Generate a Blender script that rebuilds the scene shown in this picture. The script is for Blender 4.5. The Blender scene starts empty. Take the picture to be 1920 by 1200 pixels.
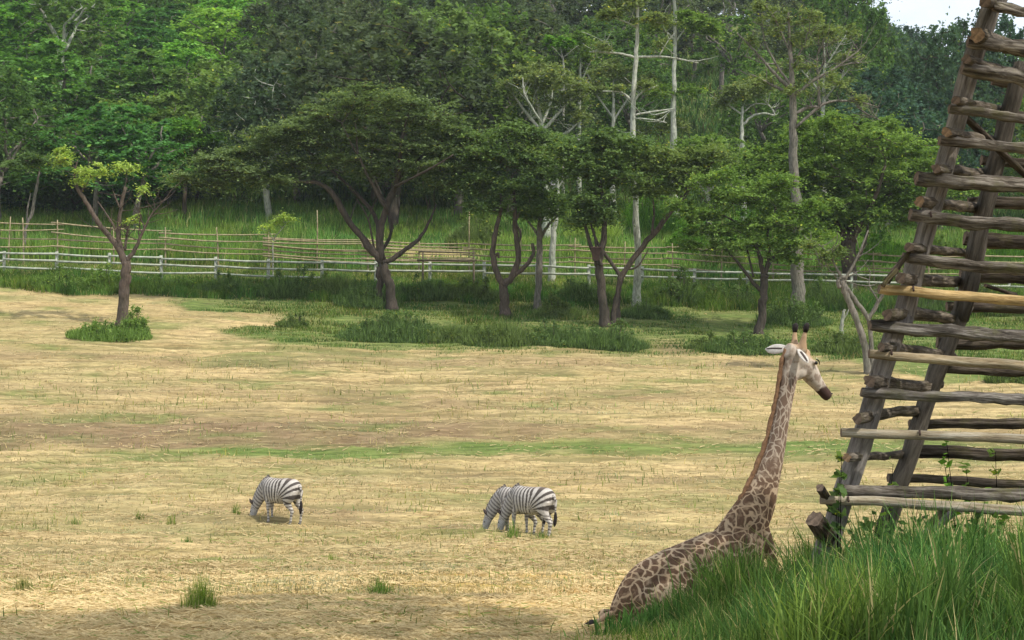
import bpy, math, random
import numpy as np
from mathutils import Vector, Matrix
random.seed(7); RNG = np.random.default_rng(11)
R = math.radians
S = bpy.context.scene
COL = S.collection
# ------------------------------------------------------------------ camera
CZ = 5.0
FPX = 3000.0
PITCH = math.atan(40/FPX)
cam = bpy.data.cameras.new('camera'); camo = bpy.data.objects.new('camera', cam); COL.objects.link(camo)
cam.sensor_width = 36; cam.lens = 36*FPX/1920; cam.clip_end = 5000; cam.clip_start = 0.1
camo.location = (0, 0, CZ); camo.rotation_euler = (R(90)+PITCH, 0, 0)
S.camera = camo
# ------------------------------------------------------------------ world
SUN_DIR = Vector((0.50, -0.36, 0.86)).normalized()
w = bpy.data.worlds.new('World'); S.world = w; w.use_nodes = True
nt = w.node_tree; nt.nodes.clear()
out = nt.nodes.new('ShaderNodeOutputWorld'); bg = nt.nodes.new('ShaderNodeBackground')
sky = nt.nodes.new('ShaderNodeTexSky'); sky.sky_type = 'NISHITA'; sky.sun_disc = False
sky.sun_elevation = math.asin(SUN_DIR.z); sky.sun_rotation = math.atan2(SUN_DIR.x, SUN_DIR.y)
sky.dust_density = 2.0
tcw = nt.nodes.new('ShaderNodeTexCoord'); nz = nt.nodes.new('ShaderNodeTexNoise')
nz.inputs['Scale'].default_value = 3.2; nz.inputs['Detail'].default_value = 8; nz.inputs['Roughness'].default_value = 0.6
mpw = nt.nodes.new('ShaderNodeMapping'); mpw.inputs['Scale'].default_value = (1, 1, 2.5)
rmp = nt.nodes.new('ShaderNodeValToRGB'); rmp.color_ramp.elements[0].position = 0.25; rmp.color_ramp.elements[1].position = 0.62
rmp.color_ramp.elements[0].color = (0.25, 0.25, 0.25, 1); rmp.color_ramp.elements[1].color = (0.95, 0.95, 0.95, 1)
mixw = nt.nodes.new('ShaderNodeMixRGB'); mixw.inputs[2].default_value = (6.0, 6.3, 6.7, 1)
nt.links.new(tcw.outputs['Generated'], mpw.inputs['Vector']); nt.links.new(mpw.outputs[0], nz.inputs['Vector'])
nt.links.new(nz.outputs['Fac'], rmp.inputs[0]); nt.links.new(rmp.outputs[0], mixw.inputs[0])
nt.links.new(sky.outputs[0], mixw.inputs[1]); nt.links.new(mixw.outputs[0], bg.inputs[0]); nt.links.new(bg.outputs[0], out.inputs[0])
bg.inputs[1].default_value = 0.15
# ------------------------------------------------------------------ sun + view
sl = bpy.data.lights.new('sun', 'SUN'); sl.energy = 3.0; sl.angle = R(1.2); sl.color = (1, 0.94, 0.84)
so = bpy.data.objects.new('sun', sl); COL.objects.link(so); so.rotation_euler = SUN_DIR.to_track_quat('Z', 'Y').to_euler()
so.location = (30, -20, 60)
S.view_settings.view_transform = 'Standard'; S.view_settings.look = 'None'; S.view_settings.gamma = 1
S.view_settings.use_curve_mapping = False; S.view_settings.exposure = 0.52
S.render.engine = 'CYCLES'
S.cycles.volume_bounces = 0; S.cycles.max_bounces = 6; S.cycles.diffuse_bounces = 3; S.cycles.transmission_bounces = 4; S.cycles.glossy_bounces = 2
S.cycles.transparent_max_bounces = 4

# ------------------------------------------------------------------ noise + terrain function
_tab = RNG.random((256, 256))
def vnoise(x, y, off=0):
    x = np.asarray(x, float)+off*17.3; y = np.asarray(y, float)+off*9.7
    xi = np.floor(x).astype(int); yi = np.floor(y).astype(int)
    fx = x-xi; fy = y-yi; fx = fx*fx*(3-2*fx); fy = fy*fy*(3-2*fy)
    a = _tab[xi % 256, yi % 256]; b = _tab[(xi+1) % 256, yi % 256]
    c = _tab[xi % 256, (yi+1) % 256]; d = _tab[(xi+1) % 256, (yi+1) % 256]
    return (a*(1-fx)+b*fx)*(1-fy)+(c*(1-fx)+d*fx)*fy
def fbm(x, y, oct=4, off=0):
    s = 0; a = 0.5; t = 0
    for o in range(oct):
        s = s+a*vnoise(np.asarray(x)*2**o, np.asarray(y)*2**o, off+o); t += a; a *= 0.55
    return s/t
def sstep(a, b, v):
    t = np.clip((np.asarray(v, float)-a)/(b-a), 0, 1); return t*t*(3-2*t)
_D = np.array([-900, -60, -5, 0, 8, 14, 18, 20, 25, 30, 36, 43, 49, 55, 65, 75, 82, 88, 94, 102, 110, 130, 160, 200, 250, 300, 400, 700, 1500, 4000], float)
_Z = np.array([-2.5, -1.8, -1.7, -1.7, -2.35, -3.0, -3.38, -3.48, -3.9, -4.35, -4.8, -5.02, -4.6, -3.85, -2.3, -0.45, 0.85, 2.2, 3.75, 5.4, 7.2, 12, 20, 30, 42, 48, 46, 20, 5, 0], float)
_dd = np.concatenate([np.arange(-900, 0, 5.), np.arange(0, 300, .5), np.arange(300, 4000, 10.)])
_zz = np.interp(_dd, _D, _Z)
_k = np.exp(-np.linspace(-2, 2, 13)**2); _k /= _k.sum()
_zs = np.convolve(np.pad(_zz, 6, mode='edge'), _k, mode='valid')
_zs = np.where((_dd > 1) & (_dd < 297), _zs, _zz)
def height(x, y):
    x = np.asarray(x, float); y = np.asarray(y, float)
    z = np.interp(y, _dd, _zs)+CZ
    xc = np.clip(x, -120, 120)
    z = z-0.025*(np.clip(x, -60, 60)+20)*sstep(55, 95, y)*(1-0.0*y)
    z = z+(10-17*sstep(40, 72, xc*250/np.maximum(y, 120)))*sstep(120, 250, y)
    z = z+0.55*np.exp(-((x-4.6)/3.0)**2*0.9-((y-13.2)/3.6)**2*0.6)
    z = z+(fbm(x/7, y/7, 2, 3)-0.5)*0.35*sstep(24, 45, y)
    z = z+(fbm(x/30, y/30, 3, 5)-0.5)*5*sstep(120, 220, y)
    return z
def hz(x, y): return float(height(x, y))
def at(px, py, d):
    rx = (px-960)/FPX; ru = (600-py)/FPX
    vy = math.cos(PITCH)-ru*math.sin(PITCH); vz = math.sin(PITCH)+ru*math.cos(PITCH)
    t = d/vy
    return Vector((rx*t, d, CZ+vz*t))
def proj_py(x, y, z):
    v = z-CZ; f = y*math.cos(PITCH)+v*math.sin(PITCH); u = -y*math.sin(PITCH)+v*math.cos(PITCH)
    return 600-FPX*u/f
def find_d(px, py, lo=15, hi=200):
    d = lo
    while d < hi:
        x = (px-960)/FPX*d
        if proj_py(x, d, hz(x, d)) <= py: return d
        d += 0.1
    return hi
def ground(px, py):
    d = find_d(px, py); x = (px-960)/FPX*d
    return Vector((x, d, hz(x, d)))

# ------------------------------------------------------------------ materials
MAT = {}
def newmat(name):
    m = bpy.data.materials.new(name); m.use_nodes = True; m.node_tree.nodes.clear(); MAT[name] = m
    n = m.node_tree
    o = n.nodes.new('ShaderNodeOutputMaterial')
    return m, n, o
class NB:
    def __init__(s, n): s.n = n
    def node(s, t, **k):
        x = s.n.nodes.new(t)
        for a, b in k.items(): setattr(x, a, b)
        return x
    def link(s, a, b): s.n.links.new(a, b)
    def noise(s, vec, scale, detail=4, rough=0.55, dist=0.0):
        x = s.node('ShaderNodeTexNoise'); x.inputs['Scale'].default_value = scale; x.inputs['Detail'].default_value = detail
        x.inputs['Roughness'].default_value = rough; x.inputs['Distortion'].default_value = dist
        if vec: s.link(vec, x.inputs['Vector'])
        return x.outputs['Fac']
    def mapping(s, vec, sc=(1, 1, 1), rot=(0, 0, 0)):
        x = s.node('ShaderNodeMapping'); x.inputs['Scale'].default_value = sc; x.inputs['Rotation'].default_value = rot
        s.link(vec, x.inputs['Vector']); return x.outputs[0]
    def ramp(s, fac, stops):
        x = s.node('ShaderNodeValToRGB'); e = x.color_ramp.elements
        while len(e) < len(stops): e.new(0.5)
        for i, (p, c) in enumerate(stops):
            e[i].position = p; e[i].color = (c[0], c[1], c[2], 1) if not isinstance(c, (int, float)) else (c, c, c, 1)
        s.link(fac, x.inputs[0]); return x.outputs[0]
    def mix(s, fac, a, b, mode='MIX'):
        x = s.node('ShaderNodeMixRGB', blend_type=mode)
        for i, v in enumerate((fac, a, b)):
            if hasattr(v, 'node'): s.link(v, x.inputs[i])
            elif isinstance(v, (int, float)): x.inputs[i].default_value = v if i == 0 else (v, v, v, 1)
            else: x.inputs[i].default_value = (*v, 1)
        return x.outputs[0]
    def attr(s, name, out='Fac'):
        x = s.node('ShaderNodeAttribute', attribute_name=name); return x.outputs[out]
    def bump(s, h, dist=0.02, strength=0.6):
        x = s.node('ShaderNodeBump'); x.inputs['Distance'].default_value = dist; x.inputs['Strength'].default_value = strength
        s.link(h, x.inputs['Height']); return x.outputs[0]
    def principled(s, col, rough=0.85, normal=None, spec=0.2):
        x = s.node('ShaderNodeBsdfPrincipled'); x.inputs['Roughness'].default_value = rough
        x.inputs['Specular IOR Level'].default_value = spec
        if hasattr(col, 'node'): s.link(col, x.inputs['Base Color'])
        else: x.inputs['Base Color'].default_value = (*col, 1)
        if normal: s.link(normal, x.inputs['Normal'])
        return x.outputs[0]
def foliage_mat(name, trans=0.42, soft=0.0):
    m, n, o = newmat(name); b = NB(n)
    c = b.attr('Col', 'Color'); oi = b.node('ShaderNodeObjectInfo')
    c = b.mix(1.0, c, oi.outputs['Color'], 'MULTIPLY')
    df = b.node('ShaderNodeBsdfDiffuse'); tr = b.node('ShaderNodeBsdfTranslucent'); b.link(c, df.inputs[0])
    c2 = b.mix(1.0, c, (1.15, 1.25, 0.6), 'MULTIPLY'); b.link(c2, tr.inputs[0])
    mx = b.node('ShaderNodeMixShader'); mx.inputs[0].default_value = trans
    b.link(df.outputs[0], mx.inputs[1]); b.link(tr.outputs[0], mx.inputs[2])
    b.link(mx.outputs[0], o.inputs[0]); return m
foliage_mat('leaf'); foliage_mat('grass_blade', 0.4); foliage_mat('straw', 0.15)
def bark_mat():
    m, n, o = newmat('bark'); b = NB(n)
    tc = b.node('ShaderNodeTexCoord').outputs['Object']; oi = b.node('ShaderNodeObjectInfo')
    v = b.mapping(tc, (6, 6, 1.4)); f = b.noise(v, 2.2, 6, 0.65)
    c = b.ramp(f, [(0.3, 0.35), (0.52, 0.9), (0.7, 1.35)])
    f2 = b.noise(tc, 1.1, 3); c2 = b.ramp(f2, [(0.35, (0.75, 0.8, 0.7)), (0.65, (1.15, 1.1, 1.05))])
    c = b.mix(1, c, c2, 'MULTIPLY'); c = b.mix(1, c, oi.outputs['Color'], 'MULTIPLY')
    b.link(b.principled(c, 0.9, b.bump(f, 0.05, 0.7), 0.15), o.inputs[0])
bark_mat()
def log_mat(name, c0, c1, c2, moss=0.0):
    m, n, o = newmat(name); b = NB(n)
    tc = b.node('ShaderNodeTexCoord').outputs['Object']; oi = b.node('ShaderNodeObjectInfo')
    ad = b.node('ShaderNodeVectorMath', operation='ADD'); b.link(tc, ad.inputs[0])
    cb = b.node('ShaderNodeCombineXYZ'); ml = b.node('ShaderNodeMath', operation='MULTIPLY'); ml.inputs[1].default_value = 40
    b.link(oi.outputs['Random'], ml.inputs[0]); b.link(ml.outputs[0], cb.inputs[0]); b.link(ml.outputs[0], cb.inputs[1]); b.link(cb.outputs[0], ad.inputs[1])
    tc = ad.outputs[0]
    v = b.mapping(tc, (1.2, 13, 13)); f = b.noise(v, 2.0, 8, 0.7, 0.3)
    c = b.ramp(f, [(0.32, c0), (0.47, c1), (0.66, c2)])
    v2 = b.mapping(tc, (0.8, 2.5, 2.5)); f2 = b.noise(v2, 2.0, 4)
    c = b.mix(1, c, b.ramp(f2, [(0.33, 0.55), (0.62, 1.2)]), 'MULTIPLY')
    if moss:
        f3 = b.noise(tc, 3.5, 5, 0.7); c = b.mix(b.ramp(f3, [(0.52, 0.0), (0.66, moss)]), c, (0.13, 0.13, 0.055))
    c = b.mix(1, c, oi.outputs['Color'], 'MULTIPLY')
    b.link(b.principled(c, 0.85, b.bump(f, 0.05, 1.0), 0.12), o.inputs[0])
log_mat('old_wood', (0.018, 0.015, 0.012), (0.115, 0.10, 0.084), (0.36, 0.335, 0.30), 0.55)
log_mat('bamboo', (0.20, 0.14, 0.08), (0.42, 0.33, 0.20), (0.58, 0.50, 0.36), 0.15)
log_mat('post_wood', (0.09, 0.08, 0.07), (0.24, 0.22, 0.20), (0.42, 0.39, 0.36), 0.15)
def simple(name, col, rough=0.8, var=0.3, scale=8, spec=0.2):
    m, n, o = newmat(name); b = NB(n); tc = b.node('ShaderNodeTexCoord').outputs['Object']
    f = b.noise(tc, scale, 5, 0.65)
    c = b.mix(1, col, b.ramp(f, [(0.3, 1-var), (0.7, 1+var)]), 'MULTIPLY')
    b.link(b.principled(c, rough, b.bump(f, 0.01, 0.5), spec), o.inputs[0])
simple('cut_end', (0.13, 0.095, 0.07), 0.9, 0.6, 20); simple('fresh_cut_end', (0.22, 0.145, 0.085), 0.85, 0.6, 25); simple('unused_end', (0.30, 0.19, 0.09), 0.85, 0.6, 25)
simple('white_paint', (0.36, 0.385, 0.31), 0.8, 0.5, 3)
simple('pale_wall', (0.6, 0.6, 0.58), 0.8, 0.2, 2)
simple('roof_tin', (0.35, 0.35, 0.36), 0.6, 0.2, 2)
simple('dark_box', (0.055, 0.035, 0.028), 0.9, 0.4, 6)
simple('rail_old', (0.30, 0.25, 0.15), 0.85, 0.45, 4)
simple('rail_dark', (0.10, 0.085, 0.055), 0.85, 0.45, 4)
simple('black_hair', (0.016, 0.012, 0.011), 0.7, 0.4, 30)
simple('mane_brown', (0.20, 0.115, 0.065), 0.9, 0.4, 25)
simple('eye_dark', (0.008, 0.006, 0.005), 0.15, 0.1, 3, 0.6)
simple('ear_pale', (0.52, 0.49, 0.45), 0.9, 0.2, 20)
simple('ear_dark', (0.07, 0.055, 0.05), 0.9, 0.2, 20)
simple('horn_tan', (0.34, 0.235, 0.155), 0.9, 0.25, 20)
simple('hoof', (0.04, 0.035, 0.03), 0.6, 0.2, 20)
def col_attr_mat(name, rough=0.85):
    m, n, o = newmat(name); b = NB(n); c = b.attr('Col', 'Color')
    tc = b.node('ShaderNodeTexCoord').outputs['Object']; f = b.noise(tc, 35, 4, 0.7)
    c = b.mix(1, c, b.ramp(f, [(0.3, 0.82), (0.7, 1.12)]), 'MULTIPLY')
    b.link(b.principled(c, rough, b.bump(f, 0.004, 0.5), 0.15), o.inputs[0])
col_attr_mat('zebra_coat'); 
def giraffe_mat():
    m, n, o = newmat('giraffe_coat'); b = NB(n)
    tc = b.node('ShaderNodeTexCoord').outputs['Object']
    wn = b.node('ShaderNodeTexNoise'); wn.inputs['Scale'].default_value = 3.5; wn.inputs['Detail'].default_value = 3; b.link(tc, wn.inputs['Vector'])
    wm = b.node('ShaderNodeMixRGB', blend_type='LINEAR_LIGHT'); wm.inputs[0].default_value = 0.13
    b.link(tc, wm.inputs[1]); b.link(wn.outputs['Color'], wm.inputs[2])
    def vor(sc, scale):
        vo = b.node('ShaderNodeTexVoronoi', feature='DISTANCE_TO_EDGE'); vo.inputs['Scale'].default_value = scale
        b.link(b.mapping(wm.outputs[0], sc), vo.inputs['Vector']); return vo.outputs['Distance']
    big = vor((1, 1, 1.1), 8.0); small = vor((1.6, 1.6, 0.72), 9.0)
    nk = b.attr('neck'); hd = b.attr('head')
    dist = b.mix(nk, big, small)
    patch = b.ramp(dist, [(0.045, 0.0), (0.11, 1.0)])
    f = b.noise(tc, 14, 5, 0.7); f2 = b.noise(tc, 3, 3)
    brown = b.mix(nk, b.mix(b.ramp(f, [(0.3, 0), (0.7, 1)]), (0.070, 0.041, 0.025), (0.155, 0.092, 0.056)), (0.17, 0.115, 0.083))
    tan = b.mix(b.ramp(f2, [(0.35, 0), (0.65, 1)]), (0.38, 0.27, 0.165), (0.46, 0.355, 0.24))
    pale = (0.52, 0.46, 0.39)
    tan = b.mix(nk, tan, (0.43, 0.355, 0.28))
    patch = b.mix(1, patch, b.ramp(b.noise(tc, 9, 4, 0.6), [(0.30, 0.35), (0.46, 1.0)]), 'MULTIPLY')
    c = b.mix(patch, tan, brown)
    fh = b.noise(tc, 11, 3, 0.5); headc = b.mix(b.ramp(fh, [(0.48, 0.0), (0.60, 0.75)]), pale, (0.22, 0.16, 0.12))
    c = b.mix(hd, c, headc)
    c = b.mix(b.attr('dark'), c, (0.06, 0.035, 0.03))
    c = b.mix(b.attr('orange'), c, (0.40, 0.265, 0.155))
    b.link(b.principled(c, 0.85, b.bump(f, 0.006, 0.5), 0.15), o.inputs[0])
giraffe_mat()
def ground_mat():
    m, n, o = newmat('ground'); b = NB(n)
    tc = b.node('ShaderNodeNewGeometry').outputs['Position']
    v = b.mapping(tc, (0.10, 1.25, 0.3)); f1 = b.noise(v, 1.0, 8, 0.62, 0.4)
    v2 = b.mapping(tc, (0.75, 6.0, 2)); f2 = b.noise(v2, 1.0, 8, 0.75, 0.3)
    v3 = b.mapping(tc, (0.10, 0.35, 0.2)); f3 = b.noise(v3, 1.0, 4, 0.6)
    f4 = b.noise(b.mapping(tc, (2.6, 15.0, 4)), 1.0, 6, 0.8)
    straw = b.ramp(f1, [(0.32, (0.27, 0.205, 0.105)), (0.44, (0.39, 0.30, 0.162)), (0.52, (0.46, 0.36, 0.205)), (0.66, (0.32, 0.255, 0.125))])
    straw = b.mix(1, straw, b.ramp(f4, [(0.33, 0.45), (0.47, 0.95), (0.62, 1.3)]), 'MULTIPLY')
    straw = b.mix(1, straw, b.ramp(f2, [(0.30, 0.55), (0.43, 0.85), (0.57, 1.10), (0.70, 1.3)]), 'MULTIPLY')
    straw = b.mix(1, straw, b.ramp(f3, [(0.35, (0.86, 0.88, 0.80)), (0.65, (1.1, 1.06, 1.0))]), 'MULTIPLY')
    gr = b.ramp(f2, [(0.3, (0.035, 0.055, 0.015)), (0.5, (0.11, 0.155, 0.04)), (0.7, (0.22, 0.26, 0.08))])
    br = b.ramp(f2, [(0.3, (0.085, 0.058, 0.032)), (0.5, (0.20, 0.142, 0.078)), (0.7, (0.34, 0.245, 0.14))])
    fr = b.noise(b.mapping(tc, (0.9, 2.5, 1)), 1.0, 5, 0.7); rw = b.mix(0.35, b.attr('row'), fr)
    straw = b.mix(b.ramp(rw, [(0.22, 0.72), (0.52, 0.0)]), straw, (0.19, 0.155, 0.075))
    straw = b.mix(1, straw, (0.93, 0.925, 0.87), 'MULTIPLY')
    straw = b.mix(1, straw, b.mix(b.attr('fresh'), (1, 1, 1), (1.42, 1.30, 1.05)), 'MULTIPLY')  # sun patch painted into the straw: near strip tinted brighter and yellower
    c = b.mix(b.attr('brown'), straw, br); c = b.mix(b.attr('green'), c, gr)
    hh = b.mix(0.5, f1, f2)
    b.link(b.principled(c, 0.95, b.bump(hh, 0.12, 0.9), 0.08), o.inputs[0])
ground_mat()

# ------------------------------------------------------------------ object helpers
def link(name, me, mat=None, parent=None, loc=(0, 0, 0), color=None):
    o = bpy.data.objects.new(name, me); COL.objects.link(o); o.location = loc
    if mat: me.materials.append(MAT[mat])
    if parent: o.parent = parent
    if color: o.color = (*color, 1)
    return o
def thing(name, label, cat, loc, group=None, rz=0):
    o = bpy.data.objects.new(name, None); COL.objects.link(o); o.location = loc; o.rotation_euler = (0, 0, rz)
    o['label'] = label; o['category'] = cat
    if group: o['group'] = group
    return o
def tag(o, label, cat, group=None):
    o['label'] = label; o['category'] = cat
    if group: o['group'] = group
    return o
def mesh_np(name, V, quads=None, tris=None, col=None, smooth=False, attrs=None):
    me = bpy.data.meshes.new(name); V = np.asarray(V, np.float32)
    q = np.zeros((0, 4), int) if quads is None else np.asarray(quads, int); t = np.zeros((0, 3), int) if tris is None else np.asarray(tris, int)
    me.vertices.add(len(V)); me.vertices.foreach_set('co', V.ravel())
    nl = q.size+t.size; me.loops.add(nl); me.loops.foreach_set('vertex_index', np.concatenate([q.ravel(), t.ravel()]).astype(np.int32))
    npoly = len(q)+len(t); me.polygons.add(npoly)
    st = np.concatenate([np.arange(len(q))*4, len(q)*4+np.arange(len(t))*3]).astype(np.int32)
    me.polygons.foreach_set('loop_start', st)
    me.polygons.foreach_set('use_smooth', np.full(npoly, smooth))
    if col is not None:
        a = me.color_attributes.new('Col', 'FLOAT_COLOR', 'POINT')
        c = np.ones((len(V), 4), np.float32); c[:, :3] = col; a.data.foreach_set('color', c.ravel())
    for k, v in (attrs or {}).items():
        a = me.attributes.new(k, 'FLOAT', 'POINT'); a.data.foreach_set('value', np.asarray(v, np.float32))
    me.update(calc_edges=True); me.validate(); return me
class Acc:
    def __init__(s): s.V = []; s.Q = []; s.T = []; s.n = 0
    def add(s, V, Q=None, T=None):
        V = np.asarray(V, float)
        if Q is not None and len(Q): s.Q.append(np.asarray(Q, int)+s.n)
        if T is not None and len(T): s.T.append(np.asarray(T, int)+s.n)
        s.V.append(V); s.n += len(V)
    def mesh(s, name, smooth=True):
        return mesh_np(name, np.concatenate(s.V), np.concatenate(s.Q) if s.Q else None, np.concatenate(s.T) if s.T else None, smooth=smooth)
def catmull(P, n=4):
    P = [np.array(p, float) for p in P]
    if len(P) < 3:
        return np.array([P[0]+(P[-1]-P[0])*t for t in np.linspace(0, 1, n+1)])
    Q = [2*P[0]-P[1]]+P+[2*P[-1]-P[-2]]; out = []
    for i in range(1, len(Q)-2):
        for k in range(n):
            t = k/n; a, b_, c, d = Q[i-1], Q[i], Q[i+1], Q[i+2]
            out.append(0.5*((2*b_)+(-a+c)*t+(2*a-5*b_+4*c-d)*t*t+(-a+3*b_-3*c+d)*t**3))
    out.append(P[-1]); return np.array(out)
def tube(acc, P, rad, sides=8, wob=0.0, lat=None, hw=None, cap=True, groove=0.0):
    """P (n,3); rad (n,) or pair of arrays (w,h) with lateral axis lat"""
    P = np.asarray(P, float); n = len(P)
    T = np.gradient(P, axis=0); T /= np.linalg.norm(T, axis=1)[:, None]+1e-9
    if lat is None:
        u = np.cross(T[0], [0.3, 0.2, 1.0] if abs(T[0][2]) < 0.9 else [1, 0.1, 0]); u /= np.linalg.norm(u)
    V = []
    ang = np.linspace(0, 2*np.pi, sides, endpoint=False); gk = groove*(RNG.random(sides)-0.5)
    for i in range(n):
        if lat is not None:
            u = np.array(lat[i] if np.ndim(lat) == 2 else lat, float)
        u = u-T[i]*np.dot(u, T[i]); u /= np.linalg.norm(u)+1e-9; v = np.cross(T[i], u)
        a, b_ = (rad[i], rad[i]) if hw is None else (rad[i], hw[i])
        k = (1+wob*(RNG.random(sides)-0.5) if wob else np.ones(sides))+gk
        V.append(P[i]+np.outer(np.cos(ang)*a*k, u)+np.outer(np.sin(ang)*b_*k, v))
    V = np.concatenate(V); Q = []
    for i in range(n-1):
        for j in range(sides):
            j2 = (j+1) % sides; Q.append((i*sides+j, i*sides+j2, (i+1)*sides+j2, (i+1)*sides+j))
    Tt = []
    if cap:
        V = np.concatenate([V, [P[0]], [P[-1]]]); c0 = n*sides; c1 = c0+1
        for j in range(sides):
            j2 = (j+1) % sides; Tt.append((c0, j2, j)); Tt.append((c1, (n-1)*sides+j, (n-1)*sides+j2))
    acc.add(V, Q, Tt)

def leaves(C, rad, n, size, cols, tilt=0.6, asp=0.5, dome=0.35, rng=RNG, weights=None):
    """C pads centres (k,3), rad (k,3), n leaves per pad -> verts, quads, colours"""
    C = np.repeat(C, n, axis=0); Rr = np.repeat(rad, n, axis=0); N = len(C)
    K = N//n; ns = 9; r = np.abs(rng.normal(0, 0.52, N)).clip(0, 1.5)
    spk = rng.random((K, ns))*2*np.pi; spr = 0.45+0.95*rng.random((K, ns)); spz = rng.normal(0, 0.9, (K, ns))
    pi_ = np.repeat(np.arange(K), n); si = rng.integers(0, ns, N); th = spk[pi_, si]+rng.normal(0, 0.10, N)/np.maximum(r, .25); r = r*spr[pi_, si]
    dz = rng.normal(0, 0.25, N)+spz[pi_, si]*r
    tx = np.repeat(rng.normal(0, 0.22, K), n); ty = np.repeat(rng.normal(0, 0.22, K), n)
    ox = r*np.cos(th)*Rr[:, 0]; oy = r*np.sin(th)*Rr[:, 1]
    off = np.stack([ox, oy, (dz-dome*2*(r**2-0.3))*Rr[:, 2]+tx*ox+ty*oy], 1)
    P = C+off
    nrm = np.stack([rng.normal(0, tilt, N), rng.normal(0, tilt, N), np.ones(N)], 1)+off/np.maximum(Rr, .01)*np.array([.35, .35, 0])
    nrm /= np.linalg.norm(nrm, axis=1)[:, None]
    a = rng.random(N)*2*np.pi; t = np.stack([np.cos(a), np.sin(a), np.zeros(N)], 1)
    t -= nrm*(t*nrm).sum(1)[:, None]; t /= np.linalg.norm(t, axis=1)[:, None]; bq = np.cross(nrm, t)
    s = size*(0.6+0.8*rng.random(N))[:, None]
    V = np.stack([P-t*s, P-bq*s*asp, P+t*s, P+bq*s*asp], 1).reshape(-1, 3)
    Q = np.arange(4*N).reshape(-1, 4)
    padc = rng.random(len(C)//n); padc = np.repeat(padc, n)
    k = np.clip(padc*0.75+rng.random(N)*0.35-0.05, 0, 1)[:, None]
    c0, c1 = np.array(cols[0]), np.array(cols[1]); col = c0*(1-k)+c1*k
    col = col*(0.92+0.6*rng.random(N))[:, None]
    yl = rng.random(N) < 0.03; col[yl] = col[yl]*np.array([2.0, 1.5, 0.8])
    return V, Q, np.repeat(col, 4, axis=0)

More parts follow.
